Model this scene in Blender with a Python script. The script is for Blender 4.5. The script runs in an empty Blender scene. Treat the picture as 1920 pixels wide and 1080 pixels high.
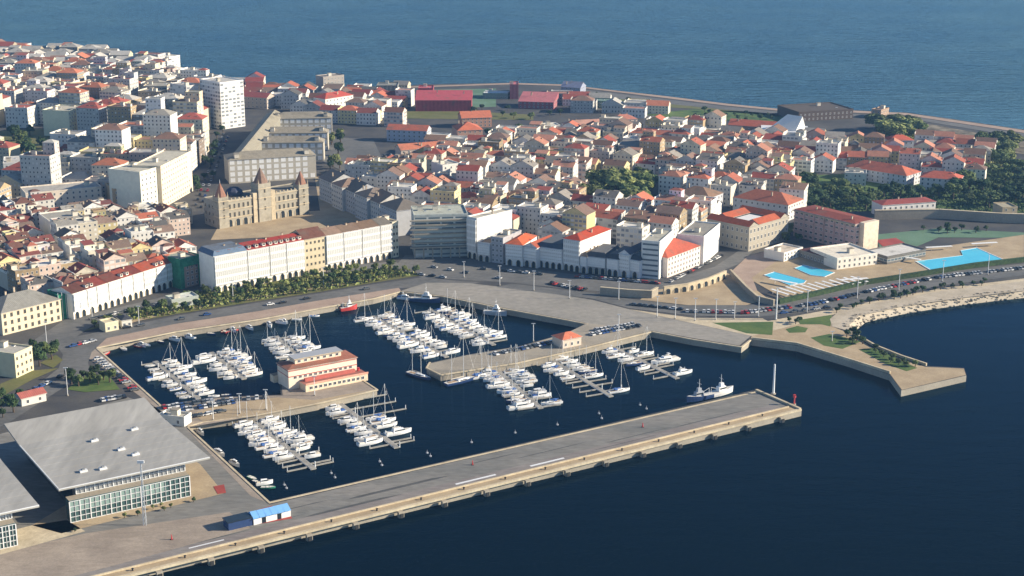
import bpy, math, random
from mathutils import Vector, Matrix
R = math.radians
sc = bpy.context.scene
col = sc.collection
random.seed(7)

# ------------------------------------------------------------------ camera, world, sun, exposure
H = 240.0                       # camera height above the water, metres
FPX = 2950.0                    # focal length in photo pixels (photo 1920 wide)
PITCH = math.atan(840.0 / FPX)  # horizon lies above the picture
cam = bpy.data.objects.new("camera", bpy.data.cameras.new("camera"))
col.objects.link(cam); sc.camera = cam
cam.data.sensor_width = 36.0; cam.data.lens = 36.0 * FPX / 1920.0
cam.data.clip_start = 1.0; cam.data.clip_end = 60000.0
cam.location = (0, 0, H); cam.rotation_euler = (R(90) - PITCH, 0, 0)

SUN_EL, SUN_AZ = 24.0, 91.0     # azimuth measured clockwise from the view direction
W = bpy.data.worlds.new("World"); sc.world = W; W.use_nodes = True
nt = W.node_tree; nt.nodes.clear()
sky = nt.nodes.new("ShaderNodeTexSky"); sky.sky_type = 'NISHITA'; sky.sun_disc = False
sky.sun_elevation = R(SUN_EL); sky.sun_rotation = R(SUN_AZ)
sky.air_density = 1.0; sky.dust_density = 0.0; sky.ozone_density = 4.0; sky.air_density = 1.0
bg = nt.nodes.new("ShaderNodeBackground"); bg.inputs[1].default_value = 0.072
wo = nt.nodes.new("ShaderNodeOutputWorld")
nt.links.new(sky.outputs[0], bg.inputs[0]); nt.links.new(bg.outputs[0], wo.inputs[0])
sl = bpy.data.lights.new("sun", 'SUN'); sl.energy = 5.0; sl.angle = R(0.5); sl.color = (1.0, 0.87, 0.67)
so = bpy.data.objects.new("sun", sl); col.objects.link(so)
d = Vector((math.sin(R(SUN_AZ)) * math.cos(R(SUN_EL)), math.cos(R(SUN_AZ)) * math.cos(R(SUN_EL)), math.sin(R(SUN_EL))))
so.rotation_euler = d.to_track_quat('Z', 'Y').to_euler(); so.location = (300, 900, 500)
sc.view_settings.view_transform = 'Standard'; sc.view_settings.look = 'None'
sc.view_settings.exposure = 0.92; sc.view_settings.gamma = 1.0

# ------------------------------------------------------------------ pixel -> place
CP, SP = math.cos(PITCH), math.sin(PITCH)
def ray(x, y):
    cx = (x - 960) / FPX; cy = (540 - y) / FPX
    return Vector((cx, CP + cy * SP, -SP + cy * CP))
def G(x, y, z=3.0):             # the point at height z seen at photo pixel (x, y)
    r = ray(x, y); t = (z - H) / r.z
    return Vector((r.x * t, r.y * t, z))
def hh(x, yb, yt, z0=3.0):      # height of an upright edge whose foot is at yb and top at yt
    p = G(x, yb, z0); r = ray(x, yt)
    return H + r.z / r.y * p.y - z0
def PX(p):                      # place -> photo pixel
    dx, dy, dz = p[0], p[1], p[2] - H
    zc = dy * CP - dz * SP; yc = dy * SP + dz * CP
    return 960 + FPX * dx / zc, 540 - FPX * yc / zc
def lin(h):
    h = h.lstrip('#'); v = [int(h[i:i+2], 16) / 255 for i in (0, 2, 4)]
    return tuple((c / 12.92 if c <= 0.04045 else ((c + 0.055) / 1.055) ** 2.4) for c in v)

def mute(c, k):
    g = .3 * c[0] + .6 * c[1] + .1 * c[2]; return tuple(g + (v - g) * k for v in c)
# ------------------------------------------------------------------ materials
def newmat(name):
    m = bpy.data.materials.new(name); m.use_nodes = True
    n = m.node_tree.nodes; n.clear()
    o = n.new("ShaderNodeOutputMaterial"); b = n.new("ShaderNodeBsdfPrincipled")
    m.node_tree.links.new(b.outputs[0], o.inputs[0])
    return m, n, m.node_tree.links, b
def mathn(n, l, op, a, b=None, c=None):
    q = n.new("ShaderNodeMath"); q.operation = op
    for i, v in enumerate((a, b, c)):
        if v is None: continue
        if isinstance(v, (int, float)): q.inputs[i].default_value = v
        else: l.new(v, q.inputs[i])
    return q.outputs[0]
def mixc(n, l, f, a, b, mode='MIX'):
    q = n.new("ShaderNodeMix"); q.data_type = 'RGBA'; q.blend_type = mode
    for i, v in ((0, f), (6, a), (7, b)):
        if isinstance(v, (int, float)): q.inputs[i].default_value = v
        elif isinstance(v, tuple): q.inputs[i].default_value = (*v[:3], 1)
        else: l.new(v, q.inputs[i])
    return q.outputs[2]
def noise(n, l, vec, scale, detail=3, rough=0.55):
    q = n.new("ShaderNodeTexNoise"); q.inputs['Scale'].default_value = scale
    q.inputs['Detail'].default_value = detail; q.inputs['Roughness'].default_value = rough
    if vec is not None: l.new(vec, q.inputs['Vector'])
    return q.outputs['Fac']
def worldpos(n, l, sx=1, sy=1, sz=1, rot=0):
    g = n.new("ShaderNodeNewGeometry"); mp = n.new("ShaderNodeMapping")
    mp.inputs['Scale'].default_value = (sx, sy, sz); mp.inputs['Rotation'].default_value = (0, 0, rot)
    l.new(g.outputs['Position'], mp.inputs['Vector']); return mp.outputs[0]
def mottled(name, c1, c2, scale=0.1, rough=0.85, spec=0.3, fine=1.2, sx=1, sy=1, rot=0, metal=0, bump=0, patch=0):
    m, n, l, b = newmat(name)
    v = worldpos(n, l, sx, sy, 1, rot)
    f = noise(n, l, v, scale, 5, 0.6); g = noise(n, l, v, fine, 2)
    rmp = n.new("ShaderNodeMapRange"); rmp.inputs[1].default_value = 0.35; rmp.inputs[2].default_value = 0.65
    l.new(f, rmp.inputs[0])
    cc = mixc(n, l, rmp.outputs[0], c1, c2)
    gg = mathn(n, l, 'MULTIPLY_ADD', g, 0.5, 0.75)
    if patch:                                     # resurfaced patches laid along the quay direction
        vp = worldpos(n, l, .05, .16, 1, R(-32)); vo = n.new("ShaderNodeTexVoronoi"); vo.distance = 'CHEBYCHEV'; l.new(vp, vo.inputs['Vector'])
        sp_ = n.new("ShaderNodeSeparateColor"); l.new(vo.outputs['Color'], sp_.inputs[0])
        gg = mathn(n, l, 'MULTIPLY', gg, mathn(n, l, 'MULTIPLY_ADD', sp_.outputs[0], patch, 1 - patch / 2))
    q = n.new("ShaderNodeVectorMath"); q.operation = 'SCALE'; l.new(cc, q.inputs[0]); l.new(gg, q.inputs['Scale'])
    l.new(q.outputs[0], b.inputs['Base Color']); b.inputs['Roughness'].default_value = rough
    b.inputs['Specular IOR Level'].default_value = spec; b.inputs['Metallic'].default_value = metal
    if bump:
        bp = n.new("ShaderNodeBump"); bp.inputs['Strength'].default_value = bump; l.new(g, bp.inputs['Height'])
        l.new(bp.outputs[0], b.inputs['Normal'])
    return m
def paint(name, c, rough=0.45, metal=0, spec=0.5):
    m, n, l, b = newmat(name)
    oi = n.new("ShaderNodeObjectInfo"); v = worldpos(n, l)
    f = mathn(n, l, 'MULTIPLY_ADD', noise(n, l, v, 0.9, 2), 0.22, 0.8)
    f2 = mathn(n, l, 'MULTIPLY_ADD', oi.outputs['Random'], 0.1, 0.0)
    f = mathn(n, l, 'ADD', f, f2)
    q = n.new("ShaderNodeVectorMath"); q.operation = 'SCALE'; q.inputs[0].default_value = c; l.new(f, q.inputs['Scale'])
    l.new(q.outputs[0], b.inputs['Base Color']); b.inputs['Roughness'].default_value = rough
    b.inputs['Metallic'].default_value = metal; b.inputs['Specular IOR Level'].default_value = spec
    return m

def wall_material(name, lo, hi, vlo, vhi, pane=(0.035, 0.045, 0.06), open_=0.82, frame=0.04):
    """plaster in the face colour with a grid of panes laid out from the wall's own metre coordinates"""
    m, n, l, b = newmat(name)
    a = n.new("ShaderNodeAttribute"); a.attribute_name = "Col"
    uv = n.new("ShaderNodeUVMap"); uv.uv_map = "UVMap"
    s = n.new("ShaderNodeSeparateXYZ"); l.new(uv.outputs[0], s.inputs[0])
    fu = mathn(n, l, 'FRACT', s.outputs[0]); fv = mathn(n, l, 'FRACT', s.outputs[1])
    def band(x, p, q): return mathn(n, l, 'MULTIPLY', mathn(n, l, 'GREATER_THAN', x, p), mathn(n, l, 'LESS_THAN', x, q))
    msk = mathn(n, l, 'MULTIPLY', band(fu, lo, hi), band(fv, vlo, vhi))
    inr = mathn(n, l, 'MULTIPLY', band(fu, lo + frame, hi - frame), band(fv, vlo + frame, vhi - frame))
    ok = mathn(n, l, 'GREATER_THAN', s.outputs[1], 0.0)
    cell = n.new("ShaderNodeCombineXYZ")
    l.new(mathn(n, l, 'FLOOR', s.outputs[0]), cell.inputs[0]); l.new(mathn(n, l, 'FLOOR', s.outputs[1]), cell.inputs[1])
    oi = n.new("ShaderNodeObjectInfo"); l.new(oi.outputs['Random'], cell.inputs[2])
    wn = n.new("ShaderNodeTexWhiteNoise"); l.new(cell.outputs[0], wn.inputs['Vector'])
    closed = mathn(n, l, 'LESS_THAN', wn.outputs['Value'], open_)
    msk = mathn(n, l, 'MULTIPLY', msk, ok); inr = mathn(n, l, 'MULTIPLY', mathn(n, l, 'MULTIPLY', inr, ok), closed)
    v = worldpos(n, l); st = mathn(n, l, 'MULTIPLY_ADD', noise(n, l, v, 0.35, 4), 0.34, 0.80)
    q = n.new("ShaderNodeVectorMath"); q.operation = 'SCALE'; l.new(a.outputs['Color'], q.inputs[0]); l.new(st, q.inputs['Scale'])
    frm = mixc(n, l, msk, q.outputs[0], (0.62, 0.61, 0.58))
    res = mixc(n, l, inr, frm, pane)
    l.new(res, b.inputs['Base Color'])
    l.new(mathn(n, l, 'MULTIPLY_ADD', inr, -0.55, 0.85), b.inputs['Roughness'])
    b.inputs['Specular IOR Level'].default_value = 0.35
    return m
def roof_material(name):
    m, n, l, b = newmat(name)
    a = n.new("ShaderNodeAttribute"); a.attribute_name = "Col"
    v = worldpos(n, l)
    st = mathn(n, l, 'MULTIPLY_ADD', noise(n, l, v, 0.5, 5, 0.7), 0.9, 0.55)
    uv = n.new("ShaderNodeUVMap"); uv.uv_map = "UVMap"
    s = n.new("ShaderNodeSeparateXYZ"); l.new(uv.outputs[0], s.inputs[0])
    wv = mathn(n, l, 'MULTIPLY_ADD', mathn(n, l, 'SINE', mathn(n, l, 'MULTIPLY', s.outputs[0], 7.0)), 0.10, 1.0)
    st = mathn(n, l, 'MULTIPLY', st, wv)
    q = n.new("ShaderNodeVectorMath"); q.operation = 'SCALE'; l.new(a.outputs['Color'], q.inputs[0]); l.new(st, q.inputs['Scale'])
    moss = noise(n, l, v, 0.12, 4)
    mr = n.new("ShaderNodeMapRange"); mr.inputs[1].default_value = 0.55; mr.inputs[2].default_value = 0.75; mr.inputs[4].default_value = 0.6
    l.new(moss, mr.inputs[0])
    l.new(mixc(n, l, mr.outputs[0], q.outputs[0], (0.13, 0.115, 0.09)), b.inputs['Base Color'])
    b.inputs['Roughness'].default_value = 0.85; b.inputs['Specular IOR Level'].default_value = 0.2
    return m

MT = {}
MT['wall'] = wall_material('plaster_wall', 0.30, 0.70, 0.30, 0.78)
MT['gallery'] = wall_material('glazed_gallery', 0.10, 0.90, 0.30, 0.88, pane=(0.22, 0.24, 0.26), open_=0.7)
MT['bands'] = wall_material('ribbon_windows', 0.03, 0.97, 0.38, 0.80, pane=(0.10, 0.14, 0.17), open_=0.95)
MT['roof'] = roof_material('roof_tiles')
MT['concrete'] = mottled('concrete', lin('#8d867a'), lin('#a39a8b'), 0.05)
MT['ground'] = mottled('town_ground', lin('#3d3e42'), lin('#54524f'), 0.04)
MT['quay'] = mottled('quay_paving', lin('#8a7f74'), lin('#9d9184'), 0.06, patch=.15)
MT['asphalt'] = mottled('asphalt', lin('#5c5d5d'), lin('#6c6b69'), 0.03, fine=0.4, patch=.2)
MT['pier'] = mottled('pier_asphalt', lin('#6d6d6a'), lin('#807d78'), 0.02, fine=0.25, sx=1, sy=3, rot=R(-32), patch=.22)
MT['apron'] = mottled('apron_asphalt', lin('#85827b'), lin('#959088'), 0.015, fine=0.3, patch=.10)
MT['cream'] = mottled('cream_kerb', lin('#aea088'), lin('#c6b99f'), 0.2)
MT['tan'] = mottled('tan_paving', lin('#9c8a70'), lin('#ae9c80'), 0.1)
MT['pink'] = mottled('pink_promenade', lin('#9a8678'), lin('#a99586'), 0.1)
MT['grass'] = mottled('grass', lin('#3f5a2c'), lin('#5a6b35'), 0.08, fine=0.6)
MT['drygrass'] = mottled('dry_grass', lin('#5c6136'), lin('#6d6a42'), 0.08, fine=0.6)
MT['sand'] = mottled('beach_sand', lin('#a59a88'), lin('#b8ad9b'), 0.12, fine=0.9, bump=0.4)
MT['rock'] = mottled('shore_rock', lin('#4f4a40'), lin('#8d8371'), 0.10, fine=0.5, bump=0.8)
MT['redpave'] = mottled('red_paving', lin('#8e3f3a'), lin('#a04a42'), 0.2)
MT['greenpave'] = mottled('green_court', lin('#54715a'), lin('#64806a'), 0.05)
MT['white'] = paint('white_paint', (0.80, 0.80, 0.79))
MT['hull'] = paint('white_gelcoat', (0.82, 0.82, 0.82), 0.25)
MT['hullblue'] = paint('navy_gelcoat', (0.03, 0.06, 0.16), 0.25)
MT['hullred'] = paint('red_hull', (0.50, 0.05, 0.04), 0.4)
MT['hullgreen'] = paint('green_hull', (0.05, 0.28, 0.18), 0.4)
MT['deck'] = paint('pale_deck', (0.66, 0.63, 0.57), 0.6)
MT['teak'] = paint('teak_deck', (0.36, 0.24, 0.14), 0.7)
MT['blue'] = paint('blue_canvas', (0.05, 0.13, 0.36), 0.8)
MT['canvas'] = paint('cream_canvas', (0.58, 0.52, 0.42), 0.8)
MT['cover'] = paint('grey_canvas', (0.36, 0.38, 0.42), 0.8)
MT['glass'] = paint('dark_glass', (0.02, 0.03, 0.04), 0.08)
MT['curtain'] = paint('curtained_gallery_glass', (0.58, 0.58, 0.56), 0.3)
MT['paleglass'] = paint('pale_green_glass', (0.22, 0.31, 0.29), 0.15)
MT['metal'] = paint('pale_metal', (0.72, 0.73, 0.74), 0.4, 0.0)
MT['teal'] = paint('teal_glass', (0.05, 0.10, 0.10), 0.15)
MT['greymetal'] = paint('grey_metal', (0.30, 0.31, 0.32), 0.45, 0.3)
MT['black'] = paint('black_rubber', (0.02, 0.02, 0.02), 0.8)
MT['brick'] = paint('brown_timber', (0.16, 0.10, 0.06), 0.8)
MT['red'] = paint('red_paint', (0.55, 0.05, 0.05), 0.6)
MT['roofmetal'] = mottled('grey_sheet_roof', lin('#989691'), lin('#a8a6a1'), 0.02, rough=0.6, fine=0.15, sx=3, sy=.6, rot=R(-32))
MT['kiosk'] = paint('light_blue_canvas', (0.16, 0.38, 0.72), 0.7)
MT['scaffold'] = mottled('green_scaffold_net', lin('#1f6f55'), lin('#3b8a6c'), 0.3)
MT['pontoon'] = mottled('pontoon_planks', lin('#86837d'), lin('#a09c94'), 0.3)
MT['leaf'] = None
def leafmat(name, c1, c2):
    m, n, l, b = newmat(name)
    oi = n.new("ShaderNodeObjectInfo"); v = worldpos(n, l)
    f = noise(n, l, v, 0.55, 3)
    rm = n.new("ShaderNodeMapRange"); rm.inputs[1].default_value = 0.35; rm.inputs[2].default_value = 0.65; l.new(f, rm.inputs[0])
    c = mixc(n, l, rm.outputs[0], c1, c2)
    q = n.new("ShaderNodeVectorMath"); q.operation = 'SCALE'; l.new(c, q.inputs[0])
    l.new(mathn(n, l, 'MULTIPLY_ADD', oi.outputs['Random'], 0.7, 0.65), q.inputs['Scale'])
    l.new(q.outputs[0], b.inputs['Base Color']); b.inputs['Roughness'].default_value = 0.7
    b.inputs['Specular IOR Level'].default_value = 0.2
    return m
MT['leaf_dark'] = leafmat('dark_foliage', (0.020, 0.045, 0.018), (0.05, 0.085, 0.03))
MT['leaf_mid'] = leafmat('green_foliage', (0.05, 0.085, 0.025), (0.13, 0.16, 0.055))
MT['leaf_olive'] = leafmat('olive_foliage', (0.10, 0.13, 0.035), (0.24, 0.26, 0.09))
MT['bark'] = paint('bark', (0.09, 0.065, 0.045), 0.9)
CARC = {}
for nm, c in (('white', (.75, .75, .75)), ('silver', (.42, .43, .45)), ('black', (.015, .015, .02)), ('grey', (.12, .125, .13)),
              ('blue', (.03, .08, .25)), ('red', (.42, .03, .03))):
    CARC[nm] = paint(nm + '_car_paint', c, 0.25)
def water_material():
    m, n, l, b = newmat('sea_water')
    n.remove(b); out = [q for q in n if q.type == 'OUTPUT_MATERIAL'][0]
    df = n.new("ShaderNodeBsdfDiffuse"); df.inputs['Color'].default_value = (0.0006, 0.0055, 0.012, 1)
    gl = n.new("ShaderNodeBsdfGlossy"); gl.inputs['Color'].default_value = (0.40, 0.71, 1.0, 1); gl.inputs['Roughness'].default_value = 0.07
    fr = n.new("ShaderNodeFresnel"); fr.inputs['IOR'].default_value = 1.30
    mx = n.new("ShaderNodeMixShader"); pw = mathn(n, l, 'MULTIPLY', mathn(n, l, 'POWER', fr.outputs[0], 2.05), 2.85); l.new(pw, mx.inputs[0]); l.new(df.outputs[0], mx.inputs[1]); l.new(gl.outputs[0], mx.inputs[2]); l.new(mx.outputs[0], out.inputs[0])
    vw = worldpos(n, l, 1, 1.6, 1, R(20)); wp = noise(n, l, vw, 0.006, 4, 0.6)   # cat's paws: patches ruffled by wind
    l.new(mathn(n, l, 'MULTIPLY_ADD', wp, 0.22, -0.02), gl.inputs['Roughness'])
    v = worldpos(n, l, 0.35, 1, 1, R(8))
    f1 = noise(n, l, v, 0.10, 6, 0.62); v2 = worldpos(n, l, 0.5, 1, 1, R(-20)); f2 = noise(n, l, v2, 0.9, 3)
    g = n.new("ShaderNodeNewGeometry"); s = n.new("ShaderNodeSeparateXYZ"); l.new(g.outputs['Position'], s.inputs[0])
    # open sea beyond the headland runs a swell, harbour water is calmer
    rm = n.new("ShaderNodeMapRange"); l.new(s.outputs[1], rm.inputs[0]); rm.inputs[1].default_value = 1150; rm.inputs[2].default_value = 1500
    rm.inputs[3].default_value = 0.06; rm.inputs[4].default_value = 1.0
    bp = n.new("ShaderNodeBump"); bp.inputs['Distance'].default_value = 4.5; l.new(rm.outputs[0], bp.inputs['Strength']); l.new(f1, bp.inputs['Height'])
    bp2 = n.new("ShaderNodeBump"); bp2.inputs['Distance'].default_value = 0.25; bp2.inputs['Strength'].default_value = 0.3
    l.new(f2, bp2.inputs['Height']); l.new(bp.outputs[0], bp2.inputs['Normal']); l.new(bp2.outputs[0], gl.inputs['Normal']); l.new(bp2.outputs[0], fr.inputs['Normal'])
    return m
MT['water'] = water_material()
def pool_material():
    m, n, l, b = newmat('pool_water')
    v = worldpos(n, l); f = noise(n, l, v, 0.15, 3)
    l.new(mixc(n, l, f, (0.05, 0.46, 0.70), (0.10, 0.62, 0.78)), b.inputs['Base Color'])
    b.inputs['Roughness'].default_value = 0.15
    return m
MT['pool'] = pool_material()

# ------------------------------------------------------------------ mesh collecting
class MB:
    def __init__(s): s.v = []; s.f = []; s.mi = []; s.c = []; s.uv = []; s.mats = []
    def _m(s, m):
        m = MT[m] if isinstance(m, str) else m
        if m not in s.mats: s.mats.append(m)
        return s.mats.index(m)
    def face(s, pts, mat, c=(1, 1, 1), uv=None):
        i = len(s.v); s.v += [tuple(p) for p in pts]; s.f.append(tuple(range(i, i + len(pts))))
        s.mi.append(s._m(mat)); s.c.append(c); s.uv.append(uv or [(0, -1)] * len(pts))
    def box(s, x0, x1, y0, y1, z0, z1, mat, c=(1, 1, 1), top=None, topc=None, bottom=True):
        p = [(x0, y0, z0), (x1, y0, z0), (x1, y1, z0), (x0, y1, z0), (x0, y0, z1), (x1, y0, z1), (x1, y1, z1), (x0, y1, z1)]
        s.solid(p, mat, c, top, topc, bottom)
    def solid(s, p, mat, c=(1, 1, 1), top=None, topc=None, bottom=True):
        i = len(s.v); s.v += p
        for k, q in enumerate(((0, 1, 5, 4), (1, 2, 6, 5), (2, 3, 7, 6), (3, 0, 4, 7), (4, 5, 6, 7), (3, 2, 1, 0))):
            if k == 5 and not bottom: continue
            s.f.append(tuple(i + a for a in q)); s.uv.append([(0, -1)] * 4)
            if k == 4 and top: s.mi.append(s._m(top)); s.c.append(topc or c)
            else: s.mi.append(s._m(mat)); s.c.append(c)
    def tube(s, p0, p1, r0, r1, mat, n=6, c=(1, 1, 1), cap=True):
        p0 = Vector(p0); p1 = Vector(p1); ax = (p1 - p0).normalized()
        u = ax.orthogonal().normalized(); w = ax.cross(u)
        i = len(s.v)
        for p, r in ((p0, r0), (p1, r1)):
            for k in range(n):
                a = 2 * math.pi * k / n; s.v.append(tuple(p + u * (r * math.cos(a)) + w * (r * math.sin(a))))
        m = s._m(mat)
        for k in range(n):
            q = (k + 1) % n; s.f.append((i + k, i + q, i + n + q, i + n + k)); s.mi.append(m); s.c.append(c); s.uv.append([(0, -1)] * 4)
        if cap:
            s.f.append(tuple(i + n + k for k in range(n))); s.mi.append(m); s.c.append(c); s.uv.append([(0, -1)] * n)
    def prism(s, poly, z0, z1, mat, side=None, c=(1, 1, 1), sc_=None, bottom=False):
        n = len(poly)
        ar = sum(poly[k][0] * poly[(k + 1) % n][1] - poly[(k + 1) % n][0] * poly[k][1] for k in range(n))
        if ar < 0: poly = poly[::-1]
        i = len(s.v); s.v += [(p[0], p[1], z1) for p in poly]
        if z0 is None:
            s.f.append(tuple(range(i, i + n))); s.mi.append(s._m(mat)); s.c.append(c); s.uv.append([(0, -1)] * n); return
        s.v += [(p[0], p[1], z0) for p in poly]
        s.f.append(tuple(range(i, i + n))); s.mi.append(s._m(mat)); s.c.append(c); s.uv.append([(0, -1)] * n)
        m = s._m(side or mat)
        for k in range(n):
            q = (k + 1) % n; s.f.append((i + n + k, i + n + q, i + q, i + k)); s.mi.append(m); s.c.append(sc_ or c); s.uv.append([(0, -1)] * 4)
    def wallquad(s, a, b, z0, z1, mat, c, bay=3.0, floor=3.1, win=True):
        L = math.hypot(b[0] - a[0], b[1] - a[1]); nb = max(1, round(L / bay)); nf = max(1, round((z1 - z0) / floor))
        uv = [(0, 0), (nb, 0), (nb, nf), (0, nf)] if win and L > 2.5 else None
        s.face([(a[0], a[1], z0), (b[0], b[1], z0), (b[0], b[1], z1), (a[0], a[1], z1)], mat, c, uv)
    def mesh(s, name):
        me = bpy.data.meshes.new(name); me.from_pydata(s.v, [], s.f)
        for m in s.mats: me.materials.append(m)
        me.polygons.foreach_set('material_index', s.mi)
        ca = me.color_attributes.new('Col', 'FLOAT_COLOR', 'CORNER'); uvl = me.uv_layers.new(name='UVMap')
        cd = []; ud = []
        for f, c, u in zip(s.f, s.c, s.uv):
            for k in range(len(f)): cd += [c[0], c[1], c[2], 1.0]; ud += [u[k][0], u[k][1]]
        ca.data.foreach_set('color', cd); uvl.data.foreach_set('uv', ud)
        me.update(); return me
    def build(s, name, parent=None, loc=None, rz=0):
        o = bpy.data.objects.new(name, s.mesh(name)); col.objects.link(o)
        if parent: o.parent = parent
        if loc is not None: o.location = loc
        if rz: o.rotation_euler.z = rz
        return o
def inst(name, me, parent=None, loc=(0, 0, 0), rz=0, scale=None):
    o = bpy.data.objects.new(name, me); col.objects.link(o)
    if parent: o.parent = parent
    o.location = loc
    if rz: o.rotation_euler.z = rz
    if scale: o.scale = scale
    return o
def tag(o, label=None, cat=None, group=None, kind=None):
    if label: o['label'] = label
    if cat: o['category'] = cat
    if group: o['group'] = group
    if kind: o['kind'] = kind
    return o
def empty(name, loc=(0, 0, 0), rz=0, label=None, cat=None, group=None):
    o = bpy.data.objects.new(name, None); col.objects.link(o); o.location = loc; o.rotation_euler.z = rz
    o.empty_display_size = 0.5
    return tag(o, label, cat, group)
def copy_tree(o, parent=None):
    c = o.copy(); col.objects.link(c); c.parent = parent
    for ch in KIDS.get(o.name, []): copy_tree(ch, c)
    return c
KIDS = {}
def kidreg(root):
    def rec(o):
        KIDS[o.name] = [x for x in allobs if x.parent == o]
        for x in KIDS[o.name]: rec(x)
    allobs = list(col.objects); rec(root)
ORD = ['first', 'second', 'third', 'fourth', 'fifth', 'sixth', 'seventh', 'eighth', 'ninth', 'tenth', 'eleventh', 'twelfth', 'thirteenth',
       'fourteenth', 'fifteenth', 'sixteenth', 'seventeenth', 'eighteenth', 'nineteenth', 'twentieth']
def ordw(i):
    if i < 20: return ORD[i]
    t = (i + 1) // 10; u = (i + 1) % 10
    T = {2: 'twenty', 3: 'thirty', 4: 'forty', 5: 'fifty', 6: 'sixty', 7: 'seventy', 8: 'eighty', 9: 'ninety'}
    if t > 9: return str(i + 1) + 'th'
    return T[t] + '-' + ORD[u - 1] if u else T[t][:-1] + 'ieth'

# ------------------------------------------------------------------ sea, ground, roads
def sheet(name, px, z, mat, kind='structure', z0=None, side=None, zp=None):
    m = MB(); m.prism([tuple(G(x, y, zp or z)[:2]) for x, y in px], z0, z, mat, side)
    return tag(m.build(name), kind=kind)
m = MB(); N = 1
m.face([(-9000, 100, 0), (9000, 100, 0), (9000, 16000, 0), (-9000, 16000, 0)], 'water')
tag(m.build('water'), kind='structure')
LAND = [(-420, 1234), (215, 1080), (1503, 768), (1420, 730), (505, 940), (353, 800), (380, 792), (480, 779), (595, 757), (707, 731), (660, 700), (640, 668),
        (522, 678), (527, 740), (410, 744), (300, 759), (180, 653), (230, 640), (330, 622), (480, 600), (606, 577), (700, 560), (750, 547), (830, 556), (950, 580), (1060, 600), (1101, 608),
        (1059, 625), (978, 648), (876, 665), (806, 680), (800, 690), (826, 703), (968, 681), (1096, 653), (1222, 622), (1300, 637), (1390, 651), (1408, 637), (1494, 648),
        (1592, 677), (1668, 702), (1690, 732), (1812, 704), (1808, 690), (1735, 686), (1666, 661), (1624, 642), (1600, 625), (1592, 609), (1611, 591),
        (1689, 574), (1805, 557), (1920, 544), (2300, 490), (2500, 330), (2150, 275), (1920, 243), (1860, 234), (1780, 222), (1700, 211), (1560, 205), (1465, 204), (1400, 198), (1364, 194), (1250, 180),
        (1160, 170), (1060, 158), (960, 155), (800, 158), (660, 165), (540, 163), (420, 150), (330, 132), (260, 120), (205, 103), (130, 92), (0, 88), (-300, 85), (-500, 90), (-900, 700)]
sheet('ground', LAND, 3.0, 'ground', z0=-1.5, side='concrete')
WALLP = []
z = 3.03
# outer pier surface and quays
sheet('road', [(-300, 1190), (215, 1064), (1478, 760), (1418, 735), (505, 946), (360, 806), (300, 765), (240, 745), (-300, 900)], z, 'pier')
sheet('pavement', [(115, 1000), (420, 925), (375, 870), (340, 850), (250, 870), (60, 985)], z + .05, 'tan')
sheet('pavement', [(0, 1040), (160, 996), (125, 975), (60, 985), (0, 1000)], z + .05, 'cream')
sheet('pavement', [(545, 966), (510, 948), (440, 968), (420, 985), (470, 985), (548, 972)], z + .05, 'redpave')
sheet('pavement', [(400, 912), (420, 908), (424, 924), (408, 926)], z + .14, 'redpave')
sheet('pavement', [(1642, 450), (1680, 446), (1708, 462), (1660, 466)], z + .3, 'redpave')
sheet('pavement', [(-60, 1130), (215, 1060), (470, 990), (430, 960), (160, 1000), (-60, 1050)], z + .03, 'quay')
sheet('pavement', [(505, 944), (186, 655), (160, 652), (150, 660), (265, 745), (345, 800), (470, 930)], z + .02, 'quay')
sheet('pavement', [(353, 801), (480, 780), (595, 758), (705, 732), (660, 702), (640, 670), (524, 680), (530, 741), (410, 746), (300, 761), (280, 764)], z, 'quay')
sheet('pavement', [(410, 760), (520, 745), (590, 750), (700, 730), (595, 755), (480, 777), (380, 790), (360, 775)], z + .05, 'tan')
sheet('pavement', [(182, 651), (330, 620), (480, 598), (606, 576), (700, 558), (752, 545), (745, 536), (600, 562), (480, 583), (330, 607), (150, 640)], z, 'pink')
# avenue along the gardens, the roundabout and the road to the left
sheet('road', [(100, 640), (330, 592), (480, 568), (600, 550), (700, 533), (790, 520), (900, 530), (860, 536), (745, 540), (600, 563), (480, 584), (330, 607), (200, 634), (172, 660), (165, 680), (170, 700), (130, 720), (90, 745), (20, 790), (-40, 820), (-40, 780), (60, 730), (110, 690), (118, 665)], z + .03, 'asphalt')
sheet('road', [(0, 655), (60, 640), (120, 600), (400, 535), (560, 505), (740, 490), (760, 500), (560, 518), (400, 550), (180, 606), (130, 640), (60, 660), (0, 672)], z + .06, 'asphalt')
sheet('road', [(760, 478), (880, 486), (1000, 504), (1100, 518), (1240, 530), (1340, 500), (1400, 460), (1420, 464), (1385, 495), (1300, 530), (1230, 548), (1100, 545), (960, 530), (790, 520), (740, 500)], z + .02, 'asphalt')
sheet('pavement', [(752, 545), (800, 530), (880, 531), (1000, 545), (1110, 562), (1180, 580), (1290, 595), (1410, 628), (1386, 648), (1300, 634), (1222, 620), (1101, 606), (1060, 598), (950, 578), (830, 554)], z + .05, 'apron')
sheet('pavement', [(1101, 606), (1222, 620), (1096, 651), (968, 679), (826, 701), (802, 690), (808, 681), (876, 666), (978, 649), (1059, 626)], z + .09, 'concrete')
sheet('road', [(1110, 560), (1180, 578), (1300, 592), (1420, 594), (1520, 585), (1620, 565), (1760, 536), (1920, 516), (2100, 500), (2100, 478), (1920, 494), (1760, 511), (1600, 536), (1490, 562), (1400, 572), (1280, 572), (1180, 560), (1100, 548), (960, 532), (930, 538)], z + .08, 'asphalt')
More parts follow.
